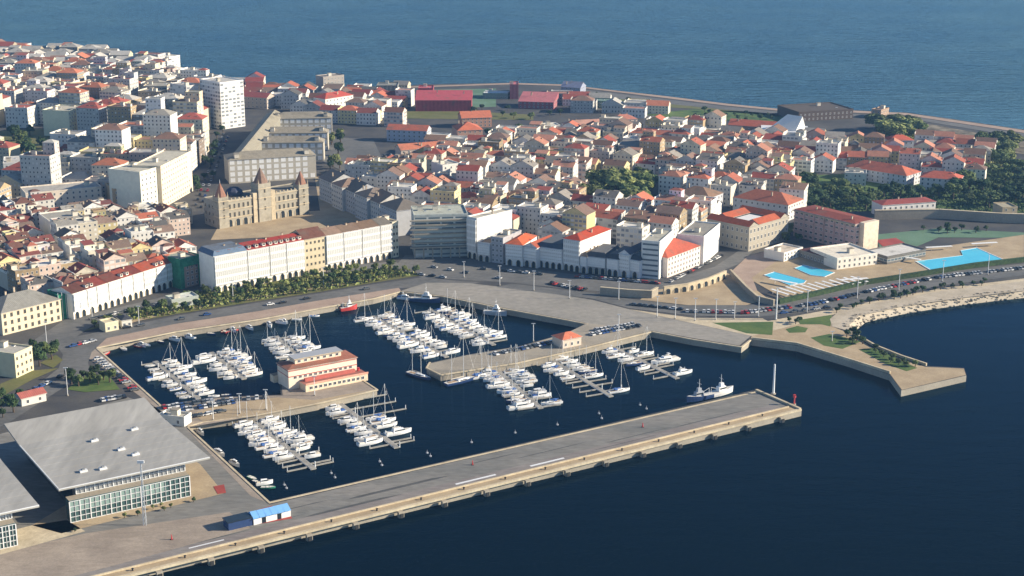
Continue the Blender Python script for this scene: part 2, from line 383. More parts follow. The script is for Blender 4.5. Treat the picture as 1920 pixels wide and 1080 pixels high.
sheet('pavement', [(1180, 580), (1300, 596), (1430, 597), (1440, 602), (1600, 572), (1760, 541), (1920, 522), (2100, 505), (2100, 509), (1920, 528), (1760, 547), (1610, 577), (1480, 612), (1410, 630), (1290, 604)], z + .11, 'cream')
sheet('beach_sand', [(1560, 612), (1556, 598), (1575, 582), (1640, 568), (1760, 546), (1920, 527), (2200, 500), (2250, 500), (1920, 545), (1805, 558), (1689, 575), (1611, 592), (1593, 609), (1600, 624), (1590, 620)], z + .15, 'sand')
sheet('pavement', [(1408, 632), (1440, 603), (1560, 588), (1560, 612), (1600, 628), (1640, 655), (1735, 688), (1807, 691), (1811, 703), (1691, 731), (1668, 700), (1592, 675), (1494, 646), (1410, 637)], z + .07, 'tan')
for g_, mt in (([(1335, 605), (1450, 603), (1448, 628), (1400, 625)], 'grass'), ([(1495, 600), (1560, 590), (1557, 612), (1540, 608), (1500, 608)], 'grass'),
           ([(1520, 633), (1555, 626), (1615, 640), (1580, 654), (1545, 648)], 'grass'), ([(1610, 655), (1640, 652), (1720, 690), (1700, 696), (1660, 682)], 'grass'),
           ([(1473, 617), (1495, 611), (1515, 615), (1510, 623), (1480, 624)], 'grass'),
           ([(165, 700), (205, 705), (225, 730), (160, 735), (125, 730)], 'grass'), ([(0, 720), (60, 695), (110, 690), (60, 712), (0, 745)], 'drygrass'), ([(75, 680), (105, 665), (118, 675), (100, 690)], 'drygrass'),
           ([(150, 622), (250, 588), (370, 548), (560, 516), (740, 504), (790, 516), (700, 530), (600, 547), (480, 565), (330, 589), (180, 616)], 'drygrass'),
           ([(1640, 440), (1760, 428), (1920, 436), (1920, 446), (1760, 445), (1700, 470), (1650, 465)], 'greenpave'), ([(760, 208), (860, 208), (1000, 215), (1000, 225), (760, 222)], 'drygrass'),
           ([(1300, 205), (1480, 212), (1470, 230), (1290, 224), (1200, 214)], 'grass'), ([(1070, 170), (1364, 202), (1500, 214), (1480, 220), (1300, 204), (1070, 190)], 'drygrass'),
           ([(1700, 225), (1920, 265), (2150, 300), (2150, 330), (1840, 275), (1700, 245)], 'rock'), ([(800, 168), (930, 166), (930, 200), (880, 202), (800, 180)], 'greenpave'),
           ([(1490, 330), (1960, 310), (2000, 400), (1640, 395), (1500, 400)], 'grass'), ([(0, 245), (110, 240), (150, 300), (0, 310)], 'drygrass'), ([(600, 255), (700, 262), (720, 305), (640, 320), (600, 300)], 'asphalt')):
    sheet('grass' if 'rass' in mt else ('terrain' if mt == 'rock' else 'pavement'), g_, z + .12, mt)
sheet('path', [(200, 612), (330, 580), (480, 556), (640, 530), (740, 515), (740, 518), (640, 534), (480, 560), (330, 584), (204, 616)], z + .16, 'tan')
sheet('pavement', [(395, 450), (420, 405), (600, 395), (590, 330), (640, 330), (700, 390), (745, 425), (600, 440)], z + .04, 'tan')
sheet('pavement', [(1220, 545), (1290, 535), (1360, 510), (1400, 530), (1440, 560), (1400, 572), (1290, 572), (1200, 562)], z + .14, 'tan')
sheet('pavement', [(1400, 520), (1440, 480), (1500, 470), (1640, 480), (1920, 440), (1920, 488), (1760, 508), (1600, 533), (1470, 560)], z + .16, 'tan')
sheet('pavement', [(1368, 512), (1402, 480), (1450, 468), (1470, 480), (1410, 520), (1420, 545), (1400, 545)], z + .19, 'pink')
# promenade round the headland, with its low wall
sheet('path', [(660, 168), (960, 158), (1060, 161), (1160, 173), (1250, 184), (1364, 198), (1465, 208), (1560, 209), (1700, 216), (1920, 249), (2150, 283), (2150, 279), (1920, 244), (1700, 212), (1560, 205.5), (1465, 204.5), (1364, 194.5), (1250, 180.5), (1160, 170.5), (1060, 158.5), (960, 155.5), (660, 165.5)], z + .2, 'pink')
sheet('road', [(1070, 176), (1364, 206), (1465, 214), (1700, 222), (1920, 258), (2150, 293), (2150, 285), (1920, 250), (1700, 217), (1465, 209), (1364, 200), (1070, 165)], z + .17, 'asphalt')

# ------------------------------------------------------------------ buildings
FOOT = []          # footprints already taken (world xy polygons)
ANCH = []          # landmarks that labels can point to: (phrase, world xy)
def inpoly(p, poly):
    x, y = p; c = False; n = len(poly)
    for i in range(n):
        x1, y1 = poly[i][0], poly[i][1]; x2, y2 = poly[i - 1][0], poly[i - 1][1]
        if (y1 > y) != (y2 > y) and x < (x2 - x1) * (y - y1) / (y2 - y1) + x1: c = not c
    return c
def roofmesh(w, d, h, kind, rc, wc, rise=None, oh=0.45, x0=0.0, y0=0.0, wallm='wall'):
    """roof over the rectangle (x0..x0+w, y0..y0+d) whose walls end at h"""
    m = MB(); X0, X1, Y0, Y1 = x0 - oh, x0 + w + oh, y0 - oh, y0 + d + oh
    def rf(pts, c=rc):
        a = Vector(pts[0]); u = (Vector(pts[1]) - a); L = u.length; u = u / max(L, 1e-6)
        uv = [((Vector(p) - a).dot(u), 0.0) for p in pts]; m.face(pts, 'roof', c, uv)
    if kind == 'flat':
        m.box(x0 - .02, x0 + w + .02, y0 - .02, y0 + d + .02, h, h + .25, 'roof', wc, 'roof', rc, True)
        t = .3
        for a in ((x0 - .1, x0 + w + .1, y0 - .1, y0 + t), (x0 - .1, x0 + w + .1, y0 + d - t, y0 + d + .1), (x0 - .1, x0 + t, y0 + t, y0 + d - t), (x0 + w - t, x0 + w + .1, y0 + t, y0 + d - t)):
            m.box(*a, h - .1, h + 1.0, 'roof', wc)
        return m
    m.box(X0, X1, Y0, Y1, h - .12, h + .08, 'roof', tuple(.6 * a + .2 for a in wc))
    z1 = h + .08
    if kind == 'gable':
        rise = rise or .26 * d; ym = (Y0 + Y1) / 2
        rf([(X0, Y0, z1), (X1, Y0, z1), (X1, ym, z1 + rise), (X0, ym, z1 + rise)]); rf([(X1, Y1, z1), (X0, Y1, z1), (X0, ym, z1 + rise), (X1, ym, z1 + rise)])
        m.face([(X1 - oh, Y0, z1), (X1 - oh, Y1, z1), (X1 - oh, ym, z1 + rise - .05)], 'roof', wc); m.face([(X0 + oh, Y1, z1), (X0 + oh, Y0, z1), (X0 + oh, ym, z1 + rise - .05)], 'roof', wc)
    elif kind == 'gabley':
        rise = rise or .26 * w; xm = (X0 + X1) / 2
        rf([(X0, Y1, z1), (X0, Y0, z1), (xm, Y0, z1 + rise), (xm, Y1, z1 + rise)]); rf([(X1, Y0, z1), (X1, Y1, z1), (xm, Y1, z1 + rise), (xm, Y0, z1 + rise)])
        m.face([(X0, Y0 + oh, z1), (X1, Y0 + oh, z1), (xm, Y0 + oh, z1 + rise - .05)], 'roof', wc); m.face([(X1, Y1 - oh, z1), (X0, Y1 - oh, z1), (xm, Y1 - oh, z1 + rise - .05)], 'roof', wc)
    elif kind == 'shed':
        rise = rise or .2 * d
        rf([(X0, Y0, z1), (X1, Y0, z1), (X1, Y1, z1 + rise), (X0, Y1, z1 + rise)])
        m.face([(X1, Y0, z1), (X1, Y1, z1), (X1, Y1, z1 + rise)], 'roof', wc); m.face([(X0, Y1, z1), (X0, Y0, z1), (X0, Y1, z1 + rise)], 'roof', wc)
        m.face([(X1, Y1, z1), (X0, Y1, z1), (X0, Y1, z1 + rise), (X1, Y1, z1 + rise)], 'roof', wc)
    elif kind == 'mansard':
        i = 1.6; rise = rise or 3.0
        lo = [(X0, Y0), (X1, Y0), (X1, Y1), (X0, Y1)]; hi = [(X0 + i, Y0 + i), (X1 - i, Y0 + i), (X1 - i, Y1 - i), (X0 + i, Y1 - i)]
        for k in range(4):
            q = (k + 1) % 4; rf([(*lo[k], z1), (*lo[q], z1), (*hi[q], z1 + rise), (*hi[k], z1 + rise)])
        m.face([(*p, z1 + rise) for p in hi], 'roof', tuple(.5 * a + .08 for a in rc))
    else:   # hip
        i = min(w, d) / 2 + oh; rise = rise or .24 * min(w, d)
        if w >= d: a, b_ = (X0 + i, (Y0 + Y1) / 2, z1 + rise), (X1 - i, (Y0 + Y1) / 2, z1 + rise)
        else: a, b_ = ((X0 + X1) / 2, Y0 + i, z1 + rise), ((X0 + X1) / 2, Y1 - i, z1 + rise)
        A_, B_, C_, D_ = (X0, Y0, z1), (X1, Y0, z1), (X1, Y1, z1), (X0, Y1, z1)
        if w >= d: rf([A_, B_, b_, a]); rf([B_, C_, b_]); rf([C_, D_, a, b_]); rf([D_, A_, a])
        else: rf([A_, B_, a]); rf([B_, C_, b_, a]); rf([C_, D_, b_]); rf([D_, A_, a, b_])
    return m
def wallmesh(w, d, h, c, mat='wall', bay=3.0, floor=3.1, win=True, sides='flrb', x0=0, y0=0, z0=-0.3, matside=None):
    m = MB(); P = [(x0, y0), (x0 + w, y0), (x0 + w, y0 + d), (x0, y0 + d)]
    for k, s_ in enumerate('frbl'):
        a, b_ = P[k], P[(k + 1) % 4]
        m.wallquad(a, b_, z0 if not win else 0.0, h, mat if s_ == 'f' else (matside or mat), c, bay, floor, win and s_ in sides)
        if win: m.wallquad(a, b_, z0, 0.0, 'wall', c, win=False)
    return m
WCACHE = {}
def window_mesh(w, h, frame='white', pane='glass'):
    k = (round(w, 2), round(h, 2), frame, pane)
    if k in WCACHE: return WCACHE[k]
    m = MB(); t = .12
    # frame ring standing 8 cm proud of the wall with the pane set back inside it
    for a in ((-w / 2, w / 2, 0, t), (-w / 2, w / 2, h - t, h)): m.box(a[0], a[1], -.08, .02, a[2], a[3], frame)
    for a in ((-w / 2, -w / 2 + t), (w / 2 - t, w / 2), (-t / 3, t / 3)): m.box(a[0], a[1], -.08, .02, t, h - t, frame)
    m.box(-w / 2 + t, w / 2 - t, -.03, .01, t, h - t, pane)
    WCACHE[k] = m.mesh('window'); return WCACHE[k]
CH = MB(); CH.box(-.45, .45, -.35, .35, -1.2, 1.3, 'roof', lin('#b8a894')); CH.box(-.55, .55, -.45, .45, 1.3, 1.5, 'roof', lin('#7c6a58')); CHM = CH.mesh('chimney')
HT = MB(); HT.box(-1.6, 1.6, -1.4, 1.4, 0, 2.6, 'roof', lin('#cfc8ba')); HT.box(-1.8, 1.8, -1.6, 1.6, 2.6, 2.8, 'roof', lin('#8d867a')); HTM = HT.mesh('roof_hut')
DM = MB(); DM.box(-.9, .9, -.6, 1.6, -.4, 1.2, 'roof', lin('#e4ded2')); DM.box(-1.05, 1.05, -.75, 1.7, 1.2, 1.35, 'roof', lin('#8a5a4a')); DM.box(-.6, .6, -.64, -.6, .1, 1.0, 'glass'); DMM = DM.mesh('dormer')
SK = MB(); SK.box(-.7, .7, -.9, .9, 0, .3, 'metal', top='glass'); SKM = SK.mesh('skylight')
def place_windows(root, w, d, h, bay, floor, sides, style='white', ww=1.3, wh=1.7, pane='glass', z00=0.9, cap=99, y0=0.0, x0=0.0):
    me = window_mesh(ww, wh, style, pane); nf = max(1, int(round(h / floor))); fl = h / nf; lst = []
    for s_ in sides:
        L = w if s_ in 'fb' else d; nb = max(1, int(round(L / bay))); st = L / nb
        for i in range(nb):
            for k in range(nf):
                t = (i + .5) * st; zz = k * fl + z00
                if s_ == 'f': lst.append(((x0 + t, y0, zz), 0))
                elif s_ == 'r': lst.append(((x0 + w, y0 + t, zz), R(90)))
                elif s_ == 'l': lst.append(((x0, y0 + t, zz), R(-90)))
                else: lst.append(((x0 + t, y0 + d, zz), R(180)))
    for loc, rz in lst[:cap]: inst('window', me, root, loc, rz)
    return len(lst)
def site(A, B, yb, z0=3.0, usebase=False, h=None):
    """foot of the near facade: eave pixels A (left) and B (right), foot row yb under B"""
    if h is None: h = hh(B[0], yb, B[1], z0)
    a = G(A[0], A[1], z0 + h); b = G(B[0], B[1], z0 + h)
    a = Vector((a.x, a.y, z0)); b = Vector((b.x, b.y, z0))
    u = b - a; return a, b, u.length, math.atan2(u.y, u.x), h
def bld(name, label, cat, A, B, yb, depth, wall, roof='hip', rc='#9a4a36', group=None, anchor=None, win='f', mat='wall', bay=3.0, floor=3.2,
        style='white', rise=None, clutter=2, z0=3.0, h=None, ww=1.3, wh=1.7, pane='glass', matside=None, objwin=True):
    a, b, w, rz, h = site(A, B, yb, z0, h=h)
    root = empty(name, a, rz, label, cat, group)
    wc = mute(lin(wall), .75); rcol = mute(lin(rc), .8)
    wallmesh(w, depth, h, wc, mat, bay, floor, win=(not objwin) or mat != 'wall', matside=matside).build('wall', root)
    rf = roofmesh(w, depth, h, roof, rcol, wc, rise).build('roof', root)
    if objwin and mat == 'wall': place_windows(root, w, depth, h, bay, floor, win, style, ww, wh, pane)
    for k in range(clutter):
        fx = w * random.uniform(.12, .88); fy = depth * random.uniform(.2, .8)
        if roof == 'flat': inst('roof_hut' if k % 2 == 0 else 'skylight', HTM if k % 2 == 0 else SKM, rf, (fx, fy, h + .25))
        else: inst('chimney', CHM, rf, (fx, fy, h + (rise or .2 * min(w, depth))))
    u = Vector((math.cos(rz), math.sin(rz), 0)); v = Vector((-u.y, u.x, 0))
    FOOT.append([tuple((a - u * 1 - v * 2)[:2]), tuple((b + u * 1 - v * 2)[:2]), tuple((b + u * 1 + v * (depth + 1))[:2]), tuple((a - u * 1 + v * (depth + 1))[:2])])
    if anchor: ANCH.append((anchor, (a + b) / 2 + v * depth / 2))
    return root, w, h
# --- seafront rows of houses with glazed galleries
ARCH = MB()
pts = [(-1.1, 0), (1.1, 0), (1.1, 2.6)] + [(1.1 * math.cos(R(t)), 2.6 + 1.1 * math.sin(R(t))) for t in (30, 60, 90, 120, 150)] + [(-1.1, 2.6)]
ARCH.face([(x, -.06, zz) for x, zz in pts], 'glass')
ARCH.box(-1.45, -1.1, -.25, .05, 0, 2.7, 'cream'); ARCH.box(1.1, 1.45, -.25, .05, 0, 2.7, 'cream'); ARCHM = ARCH.mesh('arch')
def gallery_house(label, A, B, yb, depth, wall, rc, roof, group, st=4, z0=3.0, red=False, h=None, glaze='curtain', dorm=0):
    a, b, w, rz, h = site(A, B, yb, z0, h=h)
    root = empty('gallery_house', a, rz, label, 'house', group); wc = lin(wall)
    wallmesh(w, depth, h, wc, 'wall', 3, 3.2, win=False).build('wall', root)
    rf = roofmesh(w, depth, h, roof, lin(rc), wc, rise=2.6).build('roof', root)
    g0 = 4.3; fl = (h - g0 - .3) / st
    for k in range(st):                                # one projecting glazed gallery per storey
        m = MB(); zb = g0 + k * fl; y = -.9
        m.box(.25, w - .25, y, -.02, zb, zb + .9, 'white'); m.box(.25, w - .25, y, -.02, zb + fl - .35, zb + fl - .05, 'white')
        m.box(.35, w - .35, y + .12, -.02, zb + .9, zb + fl - .35, glaze)
        n = max(3, int(w / 1.25))
        for i in range(n + 1):
            x = .3 + (w - .75) * i / n; m.box(x, x + (.28), y + .02, y + .11, zb + .9, zb + fl - .35, 'white')
        m.build('gallery', root)
    n = max(1, int(w / 3.6))
    for i in range(n): inst('arch', ARCHM, root, ((i + .5) * w / n, 0, 0))
    for k in range(max(1, int(w / 8))): inst('chimney', CHM, rf, (w * random.uniform(.1, .9), depth * random.uniform(.4, .7), h + 1.9))
    for k in range(dorm): inst('dormer', DMM, rf, (w * (k + .5) / dorm, 1.4, h + .9))
    u = Vector((math.cos(rz), math.sin(rz), 0)); v = Vector((-u.y, u.x, 0))
    FOOT.append([tuple((a - v * 3)[:2]), tuple((b - v * 3)[:2]), tuple((b + v * (depth + 1))[:2]), tuple((a + v * (depth + 1))[:2])])
    return root
def lerp(p, q, t): return (p[0] + (q[0] - p[0]) * t, p[1] + (q[1] - p[1]) * t)
LROW = 'seafront row at the left, above the gardens'
A, B = (135, 551), (335, 488); hL = hh(335, 533, 488)
cuts = [0, .13, .22, .33, .45, .56, .66, .78, .88, 1]
rcs = ['#5b3a33', '#6d3b33', '#7e3f36', '#6b4038', '#8a4638', '#723a34', '#9a4c38', '#8c4a3c', '#b0563c']
for i in range(9):
    gallery_house('white gallery house, %s from left, lower left seafront row' % ordw(i), lerp(A, B, cuts[i]), lerp(A, B, cuts[i + 1] - .003), 0, 15 + (i % 3), ('#f2ede4', '#f2ede4', '#ece6dc')[i % 3],
                  rcs[i], 'gable', LROW, 3, h=hL, dorm=(i % 3 == 1) * 2)
A, B = (400, 481), (747, 417)
hR = hh(747, 481, 417)
cuts = [0, .18, .30, .39, .49, .605, .70, .80, .90, .965, 1]
spec = [('#f0ece4', '#5c6f86', 'mansard', 'with a blue slate mansard roof'), ('#f2eee6', '#8c3530', 'gable', 'under the left half of the crimson roof'), ('#efe9de', '#8f3730', 'gable', 'under the middle of the crimson roof'),
        ('#f2ede4', '#943a32', 'gable', 'under the right end of the crimson roof'), ('#c9b891', '#6e4436', 'gable', 'of carved cream stone'), ('#eee8de', '#8b7464', 'gable', 'right of the carved stone house'),
        ('#f2eef0', '#7c6858', 'gable', 'with a brown roof, fourth from the right end'), ('#f1ecec', '#75604f', 'gable', 'with a brown roof, third from the right end'), ('#e9e2d6', '#6f6a62', 'gable', 'second from the right end'), ('#d8cbab', '#8a8377', 'flat', 'of cream stone closing the right end')]
for i, (wc, rc, rt, tx) in enumerate(spec):
    if i in (4, 9):
        A_, B_ = lerp(A, B, cuts[i] + .002), lerp(A, B, cuts[i + 1] - .002)
        bld('stone_house', ('cream stone house %s of the long white seafront row' % ('in the middle' if i == 4 else 'closing the right end')), 'house', A_, B_, 0, 16, wc, rt, rc, 'long seafront row below the square', h=hR, bay=2.7, floor=3.8, style='cream', clutter=1)
    else:
        gallery_house('white gallery house %s, long seafront row' % tx, lerp(A, B, cuts[i]), lerp(A, B, cuts[i + 1] - .002), 0, 16, wc, rc, rt, 'long seafront row below the square', 4, h=hR, dorm=3 if i in (1, 2, 3, 0) else 0)
ANCH.append(('the lower left row', G(250, 545))); ANCH.append(('the long seafront row', G(590, 490)))
# red awning along the foot of the long row
a, b = G(538, 519), G(692, 491); u = b - a
m = MB(); Lw = u.length
m.face([(0, 0, 2.4), (Lw, 0, 2.4), (Lw, 5, 3.4), (0, 5, 3.4)], 'red'); m.face([(0, 0, 2.1), (Lw, 0, 2.1), (Lw, 0, 2.4), (0, 0, 2.4)], 'red'); m.face([(0, 5, 3.38), (Lw, 5, 3.38), (Lw, 0, 2.38), (0, 0, 2.38)], 'red')
root = empty('awning', a, math.atan2(u.y, u.x), 'long red awning along the foot of the white seafront row', 'awning'); m.build('canopy', root)
for k in range(14):
    p = MB(); p.tube((0, 0, 0), (0, 0, 2.3), .08, .08, 'metal', 5)
    p.build('post', root, (Lw * k / 13, .3, 0))
# green scaffold building at right end of the left row and green netted side wall
def scaffolded(label, A, B, yb, depth, wc, side):
    r_, w, h = bld('scaffolded_building', label, 'building', A, B, yb, depth, wc, 'flat', '#9aa08e', bay=3.4, clutter=1)
    m = MB(); e = .9
    for x in (-e, w + e):
        m.box(x - .05, x + .05, -e, depth * .6, 0, h + 1.5, 'scaffold')
    if side == 'f': m.box(-e, w + e, -e - .05, -e + .05, h - 3.5, h + 1.5, 'scaffold'); m.box(-e, 1.5, -e - .06, -e + .04, 0, h - 3.5, 'scaffold'); m.box(w - .8, w + e, -e - .06, -e + .04, 0, h - 3.5, 'scaffold')
    m.build('scaffold_net', r_)
    return r_
scaffolded('building wrapped in green scaffold netting at the right end of the left row', (338, 490), (371, 482), 533, 16, '#b08f7c', 'f')
nb = MB(); a = G(112, 600); b = G(133, 596); u = b - a
r_ = empty('scaffold', a, math.atan2(u.y, u.x), 'tall dark green netted scaffold at the left end of the left seafront row', 'scaffold')
nb.box(0, u.length, 0, 14, 0, hL * .95, 'scaffold'); nb.build('scaffold_net', r_)
for k in range(4):
    p = MB(); p.tube((0, -.2, 0), (0, -.2, hL + .6), .12, .12, 'metal', 5); p.build('pole', r_, (u.length * k / 3, 0, 0))

# --- left edge: customs building, small cream building
bld('customs_building', 'cream classical building with a grey hipped roof at the left edge', 'building', (2, 588), (113, 561), 601, 22, '#d9c8a6', 'hip', '#85837c', anchor='the left-edge cream building', win='fr', bay=3.6, floor=4.4, style='cream', rise=5.5, ww=1.5, wh=2.3, clutter=3)
bld('cream_building', 'small cream flat-roofed block with a shaded end, left edge below the roundabout', 'building', (27, 667), (60, 652), 694, 34, '#d8cb9e', 'flat', '#a9a59b', anchor='the small cream block', win='f', bay=3.4, floor=3.6, style='cream', matside='wall')
# --- office block with ribbon windows
r_, w, h = bld('office_block', 'blue-grey glass office block with white bands facing the square by the quay', 'office block', (776, 406), (877, 403), 462, 24, '#b7bdb6', 'flat', '#a9ad9f', anchor='the banded glass office block', mat='bands', bay=9, floor=3.0, h=25, clutter=4)
m = MB(); m.box(-2.5, w + .5, -3.0, -.1, 6.2, 6.9, 'concrete'); 
for k in range(6): m.box(-2.5, w + .5, -1.4, -.1, 8.6 + 2.7 * k, 9.3 + 2.7 * k, 'concrete')
m.build('floor_bands', r_)
for k in range(7):
    p = MB(); p.box(-.4, .4, -2.6, -1.8, -.2, 6.2, 'concrete'); p.build('column', r_, (w * k / 6, 0, 0))
# --- old town front: (A, B, foot row, depth, wall, roof kind, roof colour, style, label)
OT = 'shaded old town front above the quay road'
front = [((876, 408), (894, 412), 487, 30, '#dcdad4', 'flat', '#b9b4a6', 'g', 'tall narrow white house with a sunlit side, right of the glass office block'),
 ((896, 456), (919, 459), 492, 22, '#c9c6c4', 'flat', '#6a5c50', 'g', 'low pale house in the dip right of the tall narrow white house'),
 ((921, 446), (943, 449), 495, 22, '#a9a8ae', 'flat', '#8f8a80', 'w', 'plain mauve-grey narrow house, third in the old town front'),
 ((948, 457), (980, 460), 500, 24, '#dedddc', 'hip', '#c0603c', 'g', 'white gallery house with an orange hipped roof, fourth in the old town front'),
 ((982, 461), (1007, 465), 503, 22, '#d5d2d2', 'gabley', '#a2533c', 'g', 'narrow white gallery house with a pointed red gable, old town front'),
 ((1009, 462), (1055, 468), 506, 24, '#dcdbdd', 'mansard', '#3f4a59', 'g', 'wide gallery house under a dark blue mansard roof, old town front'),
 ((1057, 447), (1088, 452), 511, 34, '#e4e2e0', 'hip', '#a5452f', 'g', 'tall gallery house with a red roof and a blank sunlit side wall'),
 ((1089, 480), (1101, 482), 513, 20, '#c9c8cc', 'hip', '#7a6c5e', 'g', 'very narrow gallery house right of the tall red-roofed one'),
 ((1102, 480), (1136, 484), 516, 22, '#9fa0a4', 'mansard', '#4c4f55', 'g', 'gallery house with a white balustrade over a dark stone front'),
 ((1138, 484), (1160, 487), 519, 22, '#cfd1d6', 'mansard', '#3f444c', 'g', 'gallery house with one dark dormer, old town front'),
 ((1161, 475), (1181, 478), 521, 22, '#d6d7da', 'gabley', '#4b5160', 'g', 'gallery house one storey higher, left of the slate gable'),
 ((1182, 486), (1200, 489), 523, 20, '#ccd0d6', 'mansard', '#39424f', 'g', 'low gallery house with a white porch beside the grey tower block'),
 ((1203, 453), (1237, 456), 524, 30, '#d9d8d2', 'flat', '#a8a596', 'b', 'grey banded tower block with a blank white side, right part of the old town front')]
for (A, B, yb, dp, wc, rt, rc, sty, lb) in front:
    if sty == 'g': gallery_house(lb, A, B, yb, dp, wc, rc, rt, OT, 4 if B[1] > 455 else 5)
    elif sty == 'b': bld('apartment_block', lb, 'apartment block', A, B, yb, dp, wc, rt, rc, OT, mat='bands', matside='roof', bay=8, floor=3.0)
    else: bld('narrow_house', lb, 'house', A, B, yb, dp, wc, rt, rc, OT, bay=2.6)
ANCH.append(('the old town front', G(1060, 505)))
bld('pink_house', 'pale pink house with an orange roof where the quay road climbs', 'house', (1252, 484), (1313, 461), 497, 22, '#e8d5c8', 'hip', '#b94f30', OT, anchor='the pale pink house', bay=3.2)
bld('white_house', 'tall white house with a blank sunlit front, right of the pink house', 'house', (1320, 446), (1350, 421), 470, 16, '#ece9e2', 'flat', '#8f8a80', OT, bay=3.2, win='')
# courtyard palace
a, b, w, rz, h = site((1326, 410), (1405, 426), 472)
c_ = G(1454, 401, 3 + h); dp = (Vector((c_.x, c_.y, 3)) - b).length
root = empty('courtyard_palace', a, rz, 'stone palace with bright orange roofs around a white courtyard', 'building')
wallmesh(w, dp, h, lin('#a9a294'), 'wall', win=False).build('wall', root)
for nm, (x0, x1, y0, y1, k_) in enumerate(((0, w, 0, 9, 'gable'), (0, w, dp - 9, dp, 'gable'), (0, 9, 9.5, dp - 9.5, 'gabley'), (w - 9, w, 9.5, dp - 9.5, 'gabley'))):
    roofmesh(x1 - x0, y1 - y0, h, k_, lin('#a8583e'), lin('#a9a294'), rise=2.6, x0=x0, y0=y0).build('roof', root)
m = MB(); m.box(9.6, w - 9.6, 9.6, dp - 9.6, h - 1.5, h - .6, 'white'); m.build('courtyard_canopy', root)
place_windows(root, w, dp, h, 3.6, 4.6, 'fr', 'white', 1.4, 2.3)
u = Vector((math.cos(rz), math.sin(rz), 0)); v = Vector((-u.y, u.x, 0)); FOOT.append([tuple(q[:2]) for q in (a - v * 2, b + u * 3 - v * 2, b + u * 3 + v * (dp + 2), a + v * (dp + 2))])
ANCH.append(('the orange-roofed palace', a + u * w / 2 + v * dp / 2))
# hotel
r_, w, h = bld('hotel', 'long mauve hotel slab with a red roof and a cream sunlit end', 'hotel', (1490, 392), (1604, 420), 472, 18, '#c09c96', 'hip', '#8c4030', anchor='the mauve hotel', win='fr', bay=4.2, floor=3.3, rise=1.3, ww=2.2, clutter=3)
m = MB(); m.box(w + .02, w + 3.5, 4, 17, 0, h + .6, 'roof', lin('#d8c8b4')); m.build('stair_tower', r_)
m = MB(); m.box(-1, w + .8, -1.0, -.08, h - 1.0, h - .5, 'cream')
for k in range(1, 6): m.box(0, w, -.35, -.09, h * k / 6 - .1, h * k / 6 + .25, 'roof', lin('#c4a8a2'))
for k in range(1, 6): m.box(w * k / 6 - .5, w * k / 6 + .5, -.5, -.36, 0, h - 1.05, 'roof', lin('#c0a09a'))
m.build('cornice', r_)
bld('hotel_annex', 'low white annex with a terrace roof at the foot of the hotel', 'building', (1570, 487), (1645, 477), 496, 26, '#e4ddcf', 'flat', '#d9d0bd', bay=3.5, floor=3.5, clutter=1)
bld('pool_bar', 'dark-roofed low pavilion left of the hotel annex beside the pools', 'building', (1500, 468), (1566, 488), 503, 18, '#8f8a80', 'hip', '#6a3b36', bay=3, floor=3.2, rise=1.5, clutter=0)
bld('terrace_pavilion', 'white curved-terrace pavilion above the two small pools', 'building', (1470, 477), (1505, 466), 480, 14, '#e9e2d6', 'flat', '#c8b8a4', bay=3, floor=3, clutter=1)
bld('shade_hall', 'long low white-roofed bathing hall behind the big pool', 'building', (1664, 484), (1736, 470), 482, 18, '#6c6a66', 'flat', '#c9c6c0', mat='bands', bay=3, floor=3, clutter=0, h=4)
bld('white_villa', 'white two-storey villa with arches and a red roof below the wooded slope', 'villa', (1655, 385), (1755, 378), 401, 14, '#e3ded6', 'hip', '#96413a', anchor='the arched white villa', bay=4, floor=3.6, rise=1.6)
bld('stone_gatehouse', 'square tan stone gatehouse on the old wall at the right edge', 'building', (1880, 391), (1908, 390), 414, 14, '#b7a37c', 'flat', '#a39a80', bay=6, clutter=0)
# --- town hall with towers
a, b, w, rz, h = site((411, 372), (578, 345), 400)
h = hh(578, 400, 350); root = empty('town_hall', G(411, 429), rz, 'cream stone town hall with three red-topped towers on the big square', 'town hall')
a = G(411, 429); b = G(578, 400); u = b - a; w = u.length; root.rotation_euler.z = math.atan2(u.y, u.x); h = 16.5; dp = 18
st = lin('#a09a8c')
wallmesh(w, dp, h, st, 'wall', win=False).build('wall', root)
roofmesh(w, dp, h, 'flat', lin('#6f6c64'), st).build('roof', root)
place_windows(root, w, dp, h - 5.5, 3.3, 5.2, 'f', 'cream', 1.6, 3.2, z00=6.0)
m = MB()
for zz in (5.4, 10.9, h - .2): m.box(-.1, w + .1, -.45, -.01, zz, zz + .55, 'cream')
for k in range(24): m.box(w * (k + .5) / 24 - .3, w * (k + .5) / 24 + .3, -.3, .3, h + 1.0, h + 1.9, 'cream')
m.build('cornice', root)
place_windows(root, w, dp, h - 2, 4, 5.2, 'lr', 'cream', 1.4, 2.4, z00=2.0)
for k in range(12): inst('arch', ARCHM, root, ((k + .5) * w / 12, 0, 0), scale=(1.25, 1, 1.25))
